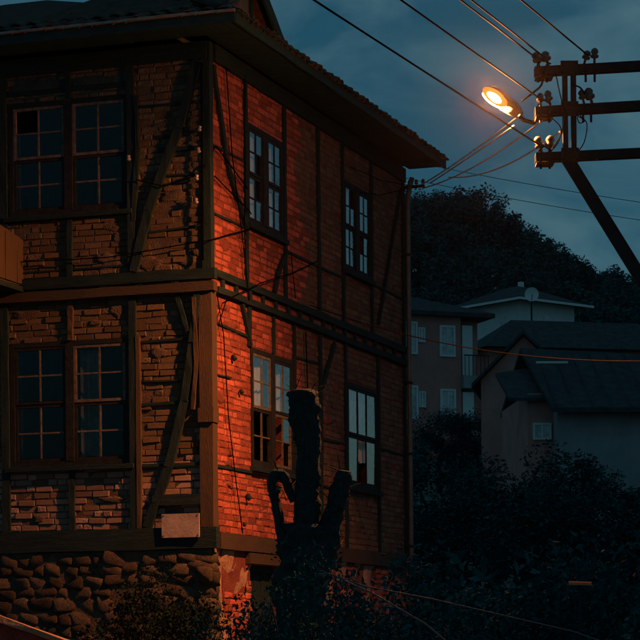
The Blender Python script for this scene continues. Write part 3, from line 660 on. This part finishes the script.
m.build('cable_light_strip', emit_mat('cable_light_glow', (1.0, .30, .07), 5500), lamp)
m = MB(); m.tube([LQ(-.285, 0, -.04), LQ(-.25, 0, -.042), LQ(-.19, 0, -.045), LQ(-.13, 0, -.05), LQ(-.10, 0, -.055)], [.03, .060, .072, .064, .02], 14); m.build('gear_cover', M['lampshell'], lamp, True)
m = MB(); a0 = Vector(LQ(-.26, 0, -.04)); m.tube([a0 + Vector((-.03, 0, .02)), a0 + Vector((.06, .0, -.075)), a0 + Vector((.16, .02, -.10)), Vector((2.28, 24.0, 7.05)) - LP], .024, 8); m.build('arm', M['steel'], lamp, True)
m = MB(); m.tube([LQ(-.24, 0, -.045), LQ(-.30, 0, -.045)], [.045, .038], 10); m.build('socket', M['lampshell'], lamp, True)

# ------------------------------------------------------------------ wires
LD = Vector((-.372, -.928, 0))
def wire(p, ln, s, label, r=.0085, n=24):
    p = Vector(p); q = p + LD * ln + Vector((0, 0, .35)); ps = sag(p, q, s, n)
    return tag(MB().tube(ps, r, 6).build('power_line', M['cable'], None, True), label, 'wire', 'overhead power lines')
wire((2.27, 23.94, 6.70), 46, .25, 'thin dark overhead wire leaving the lowest crossarm of the pole')
wire((2.27, 23.94, 7.17), 46, .22, 'thin dark overhead wire leaving the middle crossarm of the pole')
wire((2.25, 23.94, 7.57), 46, .2, 'overhead wire from the outermost insulator of the top crossarm')
wire((2.34, 23.94, 7.57), 46, .17, 'overhead wire from the second insulator of the top crossarm')
wire((2.76, 23.94, 7.60), 46, .2, 'overhead wire from the insulator beside the uprights on top crossarm')
BR = W(.30, 7.42, 8.17)
def service(p, q, s, label, r=.0095):
    return tag(MB().tube(sag(p, q, s, 22), r, 6).build('service_cable', M['service_cable'], None, True), label, 'cable', 'service cables between pole and house')
service((2.08, 24.12, 7.05), BR + Vector((0, 0, .02)), .03, 'lit service cable from below the lamp socket to the house eaves')
service((2.02, 24.16, 6.95), BR + Vector((.1, -.3, -.02)), .01, 'lit service cable just under the lamp to the house eaves')
service((2.30, 24.05, 6.98), BR + Vector((.02, 0, -.03)), .09, 'lit service cable from the middle crossarm to the house eaves')
service((2.50, 23.92, 6.86), BR + Vector((.35, -.6, .0)), .14, 'lit service cable from the steel uprights sagging to the house eaves')
tag(MB().tube(sag(W(.05, 3.3, 5.95), (4.0, PY, 4.55), .25, 30), .007, 6).build('service_cable', M['low_cable'], None, True), 'low lit cable from the house wall crossing before the pink building', 'cable', 'service cables between pole and house')
br = MB(); br.beam((.0, 7.42, 8.17), (.34, 7.42, 8.17), .04, .04, (0, 0, 1)); brk = br.build('cable_bracket', M['steel'], house)
for k in range(3): link('bracket_insulator', insm, brk, (.12 + .1 * k, 7.42, 8.2), (0, 0, 0), (.6, .6, .6))
far_wire = lambda p, q, l: tag(MB().tube(sag(p, q, .12, 16), .008, 5).build('power_line', M['cable'], None, True), l, 'wire', 'overhead power lines')
far_wire((1.6, 60, 14.2), (11.2, 60, 12.5), 'upper of two faint far wires against the clouds behind the pole strut')
far_wire((1.6, 60, 13.75), (11.2, 60, 12.05), 'lower of two faint far wires against the clouds behind the pole strut')

# ------------------------------------------------------------------ background buildings
def far_window(parent, x0, x1, z0, z1, y, pane='farpane', trim='whitetrim', t=.09):
    m = MB(); m.box(x0 - t, x0, y - .06, y + .05, z0 - t, z1 + t); m.box(x1, x1 + t, y - .06, y + .05, z0 - t, z1 + t); m.box(x0, x1, y - .06, y + .05, z1, z1 + t); m.box(x0, x1, y - .08, y + .05, z0 - t, z0)
    m.box((x0 + x1) / 2 - .025, (x0 + x1) / 2 + .025, y - .05, y + .03, z0, z1)
    w = m.build('window', M[trim], parent); MB().box(x0, x1, y - .015, y + .01, z0, z1).build('pane', M[pane], w); return w
# apartment block (front runs right and away)
A0 = Vector((6.35, 105, gz(6.35, 105) - .6)); AY = math.radians(22)
apt = thing('apartment_building', 'dull pink apartment block with pale window frames and narrow balcony bay', 'building', A0, AY)
az = A0.z
m = MB(); m.box(-6.5, 0, 0, 7, 0, 16.7 - az); m.box(0, 1.25, .9, 7, 0, 16.7 - az); m.build('wall', M['pinkwall'], apt)
for z0, z1 in ((14.75, 15.95), (11.9, 13.15)):
    far_window(apt, -.95, -.38, z0 - az, z1 - az, -.01); far_window(apt, -2.75, -2.2, z0 - az + .05, z1 - az + .1, -.01); far_window(apt, -5.0, -4.2, z0 - az, z1 - az, -.01)
    far_window(apt, -2.02, -1.80, z0 - az + .55, z1 - az - .1, -.01, t=.05)
m = MB(); m.box(.12, .62, .10, .95, 13.9 - az, 16.1 - az); m.build('balcony_door', M['whitetrim'], apt); MB().box(.12, .66, .10, .95, 11.3 - az, 13.15 - az).build('balcony_door', M['whitetrim'], apt)
MB().box(.02, 1.3, -.25, .88, 13.3 - az, 13.85 - az).build('balcony', M['palewall'], apt)
m = MB(); m.box(.05, 1.28, -.24, -.21, 14.72 - az, 14.77 - az)
for k in range(7): m.box(.08 + k * .19, .10 + k * .19, -.24, -.21, 13.85 - az, 14.72 - az)
m.build('railing', M['steel'], apt)
m = MB(); m.add([(-7, -.4, 16.6 - az), (1.5, -.4, 16.6 - az), (1.5, 7.5, 16.6 - az), (-7, 7.5, 16.6 - az), (-3, 3.4, 18.0 - az), (-2.4, 3.4, 18.0 - az), (-7, -.4, 16.42 - az), (1.5, -.4, 16.42 - az), (1.5, 7.5, 16.35 - az), (-7, 7.5, 16.35 - az)], [(0, 1, 5, 4), (1, 2, 5), (2, 3, 4, 5), (3, 0, 4), (6, 7, 1, 0), (7, 8, 2, 1), (8, 9, 3, 2), (9, 6, 0, 3), (9, 8, 7, 6)]); m.build('roof', M['farroof'], apt)
# white house, corner toward us
A1 = Vector((11.95, 140, gz(12, 140) - .8)); wz = A1.z
wh = thing('white_house', 'white walled house with low hipped roof and pale eaves on the hillside', 'house', A1, math.radians(40))
MB().box(-.0, 4.6, 0, 4.6 * 0 + 5.5, 0, 22.5 - wz).build('wall', M['whitewall'], wh)
E0 = 22.35 - wz
m = MB(); a, b, c, d = -.8, 5.4, -.8, 6.3; m.add([(a, c, E0), (b, c, E0), (b, d, E0), (a, d, E0), (2.3, 2.3, E0 + 1.35), (2.3, 3.2, E0 + 1.35)], [(0, 1, 4), (1, 2, 5, 4), (2, 3, 5), (3, 0, 4, 5), (3, 2, 1, 0)]); rf = m.build('roof', M['farroof'], wh)
m = MB(); m.box(a - .03, b + .03, c - .05, c - .0, E0 - .1, E0 + .04); m.box(a - .05, a, c, d, E0 - .1, E0 + .04); m.build('eave_trim', M['whitetrim'], rf)
MB().box(2.15, 2.42, 2.05, 2.3, E0 + .9, E0 + 1.55).build('chimney', M['whitetrim'], rf)
m = MB(); m.box(2.0, 2.45, -.03, .02, 20.7 - wz, 21.6 - wz); m.build('window', M['farpane'], wh); MB().box(-.03, .02, 1.2, 1.6, 20.7 - wz, 21.5 - wz).build('window', M['farpane'], wh)
# satellite dish on a mast
dsh = thing('satellite_dish', 'round white satellite dish on a thin mast before the white house', 'satellite dish', (12.1, 134, gz(12.1, 134)))
D0 = gz(12.1, 134); m = MB(); m.tube([(0, 0, 0), (0, 0, 21.7 - D0)], .05, 8); m.build('mast', M['steel'], dsh)
m = MB()
for rr_, dd in ((.0, .07), (.17, .05), (.30, .015), (.40, -.03)):
    for k in range(16): an = 2 * math.pi * k / 16; m.v.append((rr_ * math.cos(an), dd - .18, 21.75 - D0 + rr_ * math.sin(an)))
for i in range(3):
    for k in range(16): m.f.append((i * 16 + k, (i + 1) * 16 + k, (i + 1) * 16 + (k + 1) % 16, i * 16 + (k + 1) % 16))
m.build('dish', M['whitetrim'], dsh, True)
MB().tube([(0, -.18, 21.4 - D0), (0, -.55, 21.7 - D0)], .02, 6).build('feed_arm', M['steel'], dsh)
# dark roofed house below it (between)
A4 = Vector((11.0, 112, gz(11, 112) - .5)); kz = A4.z
dk = thing('dark_roof_house', 'dim house with long dark roof just below the white house', 'house', A4, math.radians(15))
MB().box(-3.0, 7.5, .3, 5.5, 0, 16.0 - kz).build('wall', M['pinkwall'], dk)
m = MB(); m.add([(-3.4, -.4, 15.9 - kz), (7.9, -.4, 15.9 - kz), (7.9, 5.9, 15.9 - kz), (-3.4, 5.9, 15.9 - kz), (-1.0, 2.7, 17.6 - kz), (5.5, 2.7, 17.6 - kz)], [(0, 1, 5, 4), (1, 2, 5), (2, 3, 4, 5), (3, 0, 4), (3, 2, 1, 0)]); m.build('roof', M['farroof'], dk)
# gable house
A2 = Vector((6.95, 80, gz(7, 80) - .4)); qz = A2.z
gh = thing('gable_house', 'small pinkish gable fronted house with dark tiled roof', 'house', A2, math.radians(-8))
m = MB(); m.add([(-1.45, 0, 0), (1.45, 0, 0), (1.45, 0, 10.8 - qz), (0, 0, 12.25 - qz), (-1.45, 0, 10.8 - qz), (-1.45, 6, 0), (1.45, 6, 0), (1.45, 6, 10.8 - qz), (0, 6, 12.25 - qz), (-1.45, 6, 10.8 - qz)], [(0, 1, 2, 3, 4), (9, 8, 7, 6, 5), (0, 4, 9, 5), (1, 6, 7, 2)]); m.build('wall', M['pinkwall2'], gh)
m = MB()
for s in (-1, 1):
    q = [(0, -.25, 12.42 - qz), (s * 1.75, -.25, 10.67 - qz), (s * 1.75, 6.2, 10.67 - qz), (0, 6.2, 12.42 - qz)]; m.add(q + [(x_, y_, z_ - .12) for x_, y_, z_ in q], [(0, 1, 2, 3) if s < 0 else (3, 2, 1, 0), (7, 6, 5, 4) if s < 0 else (4, 5, 6, 7), (0, 4, 5, 1), (1, 5, 6, 2)])
m.build('roof', M['farroof'], gh)
# low house with long roof
A3 = Vector((7.04, 70, gz(8, 70) - .5)); lz = A3.z
lh = thing('low_house', 'low pale walled house under a broad dark tiled roof', 'house', A3, math.radians(4))
MB().box(0, 6.2, 0, 6, 0, 9.0 - lz).build('wall', M['palewall'], lh)
MB().box(-.75, .0, .7, 6, 0, 9.3 - lz).build('annexe_wall', M['pinkwall2'], lh)
m = MB(); m.add([(-1.35, .45, 9.15 - lz), (-.05, .45, 9.15 - lz), (-.05, 3.2, 10.4 - lz), (-1.35, 3.2, 10.2 - lz), (-1.35, .45, 9.05 - lz), (-.05, .45, 9.05 - lz), (-.05, 3.2, 10.3 - lz), (-1.35, 3.2, 10.1 - lz)], [(0, 1, 2, 3), (7, 6, 5, 4), (0, 4, 5, 1), (1, 5, 6, 2), (3, 7, 4, 0)]); m.build('annexe_roof', M['farroof'], lh)
far_window(lh, -.55, -.12, 7.98 - lz, 8.36 - lz, .69, t=.06); far_window(lh, 3.1, 3.9, 7.0 - lz, 8.1 - lz, -.01)
m = MB(); q = [(-.25, -.6, 8.75 - lz), (6.8, -.6, 8.75 - lz), (6.8, 3.4, 10.6 - lz), (-.55, 3.4, 11.0 - lz), (-.7, 6.6, 9.3 - lz), (6.8, 6.6, 9.0 - lz)]
m.add(q + [(x_, y_, z_ - .14) for x_, y_, z_ in q], [(0, 1, 2, 3), (3, 2, 5, 4), (9, 8, 7, 6), (10, 11, 8, 9), (0, 6, 7, 1), (0, 3, 9, 6), (3, 4, 10, 9), (1, 7, 8, 2), (2, 8, 11, 5)]); rl = m.build('roof', M['farroof'], lh)
MB().box(-.45, .5, .9, .98, 10.22 - lz, 10.28 - lz).build('ridge_trim', M['whitetrim'], rl)
for k in range(13):
    xk = -.1 + k * .55; MB().tube([(xk, -.62, 8.80 - lz), (xk + .01, 3.3, 10.9 - lz - .02 * k)], .018, 6).build('tile_roll', M['farroof'], rl)

# ------------------------------------------------------------------ vegetation
def leaf_cloud(clumps, per, size, seed, squash=1.0):
    r = random.Random(seed); m = MB()
    for (cx, cy, cz, cr) in clumps:
        for k in range(per):
            d = Vector((r.gauss(0, 1), r.gauss(0, 1), r.gauss(0, 1))).normalized() * cr * r.random() ** .45
            p = Vector((cx, cy, cz)) + Vector((d.x, d.y, d.z * squash)); s = size * r.uniform(.6, 1.35)
            a = Vector((r.gauss(0, 1), r.gauss(0, 1), r.gauss(0, .6))).normalized(); b = a.cross(Vector((r.gauss(0, 1), r.gauss(0, 1), r.gauss(0, 1)))).normalized(); c = a.cross(b)
            m.add([p - a * s, p + b * s * .45 + c * s * .12, p + a * s, p - b * s * .45 + c * s * .12], [(0, 1, 2), (0, 2, 3)])
    return m
def crown_clumps(r, n, rx, rz, zc, cr):
    res = []
    for k in range(n):
        d = Vector((r.gauss(0, 1), r.gauss(0, 1), r.gauss(0, 1))).normalized() * r.random() ** .4
        res.append((d.x * rx, d.y * rx, zc + d.z * rz, cr * r.uniform(.6, 1.25)))
    return res
FARC = [leaf_cloud(crown_clumps(random.Random(50 + k), 26, 2.3, (2.9, 2.3, 3.4, 2.6)[k], (4.6, 4.0, 5.2, 4.3)[k], .95), 210, .165, 60 + k).mesh('crown', M['leaf_far']) for k in range(4)]
def trunk_mesh(h, r0, seed):
    r = random.Random(seed); m = MB(); m.tube([(0, 0, -.4), (.05, .03, h * .4), (r.uniform(-.2, .2), 0, h)], [r0 * 1.3, r0, r0 * .45], 8, .1)
    for k in range(4):
        an = k * 1.6 + r.random(); z0 = h * (.45 + .12 * k); m.tube([(0, 0, z0), (math.cos(an) * h * .16, math.sin(an) * h * .16, z0 + h * .14), (math.cos(an) * h * .28, math.sin(an) * h * .28, z0 + h * .32)], [r0 * .5, r0 * .35, r0 * .12], 6)
    return m.mesh('trunk', M['bark'], True)
FART = [trunk_mesh(h, .18, 80 + i) for i, h in enumerate((4.6, 4.0, 5.2, 4.3))]
r = random.Random(21); nt_ = 0
TL = ['round crowned dark tree in the wood on the hillside', 'low spreading dark tree in the wood on the hillside', 'tall narrow dark tree in the wood on the hillside', 'broad rounded dark tree in the wood on the hillside']
spots = []
for j in range(7):
    y = 152 + j * 9.5
    x = 0 + r.uniform(0, 2)
    while x < 62:
        if x / y < .19 + .06: spots.append((x + r.uniform(-1, 1), y + r.uniform(-3, 3)))
        x += r.uniform(2.6, 4.0)
SKY = [(395, 178), (440, 178), (470, 174), (490, 178), (503, 193), (512, 205), (535, 212), (550, 232), (570, 246), (600, 254), (640, 270), (720, 300)]
ridge = []
for px in range(398, 716, 8):
    y = 204 + r.uniform(-4, 4); x = (px - 320) / 2380 * y; top = 1.6 + (655 - lerpk(SKY, px) + .01 * (320 - px)) / 2380 * y
    ridge.append((x, y, (top - gz(x, y)) * r.uniform(.90, 1.03)))
for (x, y, h) in ridge:
    k = r.randrange(4); s = max(.5, h / (7.9, 6.9, 9.2, 7.4)[k])
    t = thing('hillside_tree', TL[k].replace('in the wood on the hillside', 'along the skyline of the hill'), 'tree', (x, y, gz(x, y) - .2), r.uniform(0, 6.28), 'trees along the skyline: ' + TL[k].split(' dark')[0]); t.scale = (s * .85, s * .85, s)
    link('trunk', FART[k], t); link('crown', FARC[k], t)
for (x, y) in spots:
    if y > 194: continue
    if abs(x - 12) < 7 and y < 150: continue
    k = r.randrange(4); s = r.uniform(.72, 1.15)
    t = thing('hillside_tree', TL[k], 'tree', (x, y, gz(x, y)), r.uniform(0, 6.28), 'trees of the wood on the hill: ' + TL[k].split(' dark')[0]); t.scale = (s, s, s * r.uniform(.85, 1.15))
    link('trunk', FART[k], t); link('crown', FARC[k], t); nt_ += 1
def ground_cover(seed, n, region, size, mname, label):
    rr = random.Random(seed); m = MB()
    for k in range(n):
        x = rr.uniform(*region[:2]); y = rr.uniform(*region[2:]); z = gz(x, y)
        for q in range(10):
            p = Vector((x, y, z)) + Vector((rr.gauss(0, .8), rr.gauss(0, .8), abs(rr.gauss(0, .7)))); a = Vector((rr.gauss(0, 1), rr.gauss(0, 1), rr.gauss(0, 1))).normalized(); b = a.orthogonal().normalized(); s = size * rr.uniform(.6, 1.4)
            m.add([p - a * s, p + b * s * .5, p + a * s, p - b * s * .5], [(0, 1, 2, 3)])
    return tag(kind(m.build('undergrowth', M[mname]), 'stuff'), label, 'undergrowth')
ground_cover(5, 4200, (-5, 55, 142, 214), .2, 'leaf_far', 'dark undergrowth filling the wood on the hillside')
ground_cover(6, 1500, (-2, 22, 36, 66), .16, 'leaf', 'dark scrub covering the bank below the far houses')
# bushes
BC = []
for k in range(5):
    rr = random.Random(200 + k)
    BC.append((leaf_cloud(crown_clumps(rr, 34, .72, (.62, .75, .55, .95, .7)[k], (.75, .9, .65, 1.15, .85)[k], .26), 300, .024, 220 + k).mesh('foliage', M['leaf'])))
def stems_mesh(seed):
    rr = random.Random(seed); m = MB()
    for k in range(9):
        an = rr.uniform(0, 6.28); d = rr.uniform(.15, .6); h = rr.uniform(.8, 1.5)
        m.tube([(0.03 * math.cos(an), .03 * math.sin(an), -.1), (d * .4 * math.cos(an), d * .4 * math.sin(an), h * .5), (d * math.cos(an), d * math.sin(an), h)], [.025, .016, .006], 5)
    return m.mesh('stem', M['bark'], True)
BS = [stems_mesh(300 + k) for k in range(3)]
BL = [
 # x, y, scale, zscale, variant, label
 (-2.0, 25.0, 1.05, 1.3, 1, 'leafy dark bush against the rubble stone base of the house'),
 (-1.62, 25.1, .85, 1.42, 3, 'upright dark bush beside the lit corner of the house base'),
 (-2.75, 24.6, .8, 1.2, 0, 'small dark bush beside the sloping stair wall'),
 (-.42, 20.0, .85, 1.75, 0, 'dark bush at the foot of the cut back tree'),
 (-.05, 19.6, .9, 1.58, 1, 'dark bush hiding the trunk of the cut back tree'),
 (.26, 18.0, .95, 1.5, 4, 'dark bush behind the thin leaning poles'),
 (.62, 15.0, .95, 1.35, 1, 'dark bush before the lower window of the house side'),
 (1.02, 14.6, 1.0, 1.05, 3, 'upright dark bush before the house downpipe'),
 (1.42, 14.2, 1.05, 1.35, 4, 'round dark bush under the street lamp'),
 (1.80, 13.8, 1.05, 1.6, 0, 'broad dark bush below the slanting pole strut'),
 (2.25, 14.6, 1.1, 1.4, 1, 'dark bush near the foot of the utility pole'),
 (.95, 12.0, .8, 1.15, 2, 'low dark bush with flat top under the orange board'),
 (1.45, 11.6, .85, 1.2, 4, 'low rounded dark bush under the orange board'),
 (.20, 13.0, .75, 1.05, 2, 'low dark bush under the thin leaning poles'),
 (-.75, 18.0, .6, 1.1, 2, 'very low dark bush before the house side door'),
]
BD = []
for me_ in BC: q_ = me_.copy(); q_.materials.clear(); q_.materials.append(M['leaf_shaded']); BD.append(q_)
for x, y, s, zs, k, lab in BL:
    b = thing('bush', lab, 'bush', (x, y, gz(x, y)), rnd.uniform(0, 6.28), 'dark bushes around the house'); b.scale = (s, s, s * zs)
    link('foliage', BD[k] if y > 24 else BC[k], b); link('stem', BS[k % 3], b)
MID = [(8.2, 51, .98), (10.6, 53, 1.0), (12.6, 54, 1.1), (4.6, 50, 1.1), (6.8, 52, .95), (9.3, 54, 1.05), (11.6, 56, 1.25), (2.6, 52, 1.15), (13.6, 60, 1.2), (10.4, 61, .72), (4.3, 84, .95), (6.2, 92, .9)]
ML = ['dark rounded tree before the small window of the low house', 'dark tree standing close to the pale wall of the low house', 'dark tree beside the far end of the low house wall', 'dark tree below the pink apartment block', 'dark tree below the gable house', 'dark tree before the pale low house wall', 'dark tree at the end of the low house', 'dark tree hidden beside the old house', 'dark tree beyond the low house', 'slender dark tree against the pale wall of the low house', 'dark tree between the apartment block and gable house', 'dark tree behind the gable house']
MC = [leaf_cloud(crown_clumps(random.Random(400 + k), 40, 1.5, 1.5, 2.0, .5), 330, .050, 420 + k).mesh('crown', M['leaf']) for k in range(3)]
MT = [trunk_mesh(2.2, .1, 440 + k) for k in range(3)]
for i, (x, y, s) in enumerate(MID):
    t = thing('garden_tree', ML[i], 'tree', (x, y, gz(x, y)), rnd.uniform(0, 6.28), 'garden trees below the far houses'); t.scale = (s * .85 if i == 9 else s, s, s * (1.2 if i == 9 else .92))
    link('trunk', MT[i % 3], t); link('crown', MC[i % 3], t)

# ------------------------------------------------------------------ the cut back tree before the house
TX, TY = -.13, 21.0
pt = thing('pollarded_tree', 'dark trunk of a cut back tree with thick stubby limbs before the house', 'tree', (TX, TY, 0))
def tl(pts): return [(x - TX, y - TY, z) for x, y, z in pts]
def smooth(pts, rad, k=5):
    V = [Vector(p) for p in pts]; P = []; R = []
    for i in range(len(V) - 1):
        p0, p1, p2, p3 = V[max(i - 1, 0)], V[i], V[i + 1], V[min(i + 2, len(V) - 1)]
        for q in range(k):
            t = q / k; P.append(.5 * ((2 * p1) + (p2 - p0) * t + (2 * p0 - 5 * p1 + 4 * p2 - p3) * t * t + (3 * p1 - p0 - 3 * p2 + p3) * t ** 3)); R.append(rad[i] + (rad[i + 1] - rad[i]) * t)
    return P + [V[-1]], R + [rad[-1]]
def limb(name, pts, rad, seed):
    P, R = smooth(tl(pts), rad, 14); m = MB(); m.tube(P, R, 26, .30, seed); o = m.build(name, M['bark'], pt, True); return o
limb('trunk', [(-.12, 21, -.1), (-.14, 21, .8), (-.15, 21, 1.7), (-.14, 21, 2.35), (-.12, 21, 2.75)], [.30, .25, .24, .27, .20], 1)
limb('limb', [(-.12, 21, 2.45), (-.10, 20.98, 2.9), (-.085, 20.96, 3.35), (-.11, 20.95, 3.7), (-.14, 20.95, 3.88), (-.145, 20.95, 3.93)], [.15, .115, .10, .125, .13, .105], 2)
limb('limb', [(-.20, 21, 2.2), (-.31, 20.98, 2.6), (-.375, 20.96, 2.95), (-.41, 20.95, 3.12), (-.365, 20.95, 3.19), (-.29, 20.95, 3.15), (-.22, 20.96, 2.95)], [.09, .05, .040, .042, .045, .045, .035], 3)
limb('limb', [(-.03, 21, 2.3), (.08, 21, 2.62), (.15, 20.98, 2.92), (.215, 20.96, 3.14), (.23, 20.95, 3.22)], [.12, .10, .085, .082, .06], 4)
rr = random.Random(9)
for k in range(46):
    tops = [(-.14, 3.9), (.21, 3.18), (-.09, 3.4), (-.35, 3.18), (.1, 2.8), (-.12, 3.7)]; x0, z0 = rr.choice(tops)
    x0 += rr.uniform(-.1, .1); z0 += rr.uniform(-.25, .05); d = Vector((rr.gauss(0, .6), rr.gauss(0, .6), rr.uniform(.0, .9))).normalized() * rr.uniform(.08, .34)
    p = Vector((x0 - TX, -.04, z0)); MB().tube([p, p + d * .5 + Vector((0, 0, .01)), p + d], [.006, .004, .0015], 5).build('twig', M['bark'], pt)
m = leaf_cloud([(x - TX, -.04, z, cr) for x, z, cr in ((-.12, 3.8, .15), (-.1, 3.5, .13), (-.09, 3.1, .12), (.2, 3.1, .1), (.12, 2.85, .11), (-.38, 3.05, .06), (-.2, 2.5, .25), (0, 2.4, .25))], 90, .022, 77); kind(m.build('ivy', M['leaf'], pt), 'stuff')
# two thin poles leaning in the scrub, an orange board, the stair wall
tag(MB().tube([(.00, 12.35, 2.02), (.05, 12.3, 2.02), (.28, 12.2, 1.91), (.54, 12.1, 1.75), (.95, 12.0, 1.4), (1.6, 12.0, 0)], .0045, 7).build('leaning_pole', M['zinc'], None, True), 'thin grey pole leaning steeply in the dark scrub', 'pole')
tag(MB().tube([(.03, 11.55, 2.0), (.22, 11.5, 1.93), (.55, 11.4, 1.86), (1.2, 11.3, 1.70), (1.9, 11.3, 1.45), (2.2, 11.3, 0.0)], .0035, 7).build('leaning_pole', M['zinc'], None, True), 'thin grey rail running almost level through the dark scrub', 'pole')
ob = thing('orange_board', 'small orange board on a post in the scrub, standing in for a glint', 'board', (1.37, 12.5, 0))
MB().box(-.008, .008, .013, .03, 0, 1.97, .001).build('post', M['bark'], ob); m = MB(); m.add([(-.06, -.03, 1.955), (.06, -.03, 1.950), (.06, .012, 1.955), (-.06, .012, 1.960), (-.06, -.0, 1.970), (.06, -.0, 1.965), (.06, .012, 1.970), (-.06, .012, 1.975)], [(3, 2, 1, 0), (4, 5, 6, 7), (0, 1, 5, 4), (2, 3, 7, 6), (3, 0, 4, 7), (1, 2, 6, 5)]); m.build('board', M['orange_glint'], ob)
m = MB(); m.add([(-5.2, 23.9, 0), (-1.9, 23.9, 0), (-1.9, 24.15, 0), (-5.2, 24.15, 0), (-5.2, 23.9, 2.72), (-1.9, 23.9, 1.46), (-1.9, 24.15, 1.46), (-5.2, 24.15, 2.72)], [(3, 2, 1, 0), (4, 5, 6, 7), (0, 1, 5, 4), (2, 3, 7, 6), (3, 0, 4, 7), (1, 2, 6, 5)])
sw = m.build('stair_wall', M['mortar']); tag(sw, 'sloping masonry stair wall in front of the rubble base', 'wall')
m = MB(); m.beam((-5.25, 24.02, 2.775), (-1.85, 24.02, 1.475), .06, .36, (0, -1, 0), 10, .006); m.build('coping', M['plaster'], sw)


# ------------------------------------------------------------------ faint mist in the evening air (gives the lamp its halo)
hz = MB(); hz.box(-140, 170, -30, 480, -1.6, 60)
hm = bpy.data.materials.new('haze'); hm.use_nodes = True; hn = hm.node_tree.nodes; hn.remove(hn['Principled BSDF'])
pv = hn.new('ShaderNodeVolumePrincipled'); pv.inputs['Color'].default_value = (.9, .9, .9, 1); pv.inputs['Density'].default_value = .00003; pv.inputs['Anisotropy'].default_value = .98
hm.node_tree.links.new(pv.outputs[0], hn['Material Output'].inputs['Volume'])
ho = hz.build('haze', hm); kind(ho, 'stuff'); tag(ho, 'thin even evening haze hanging in the air', 'haze')
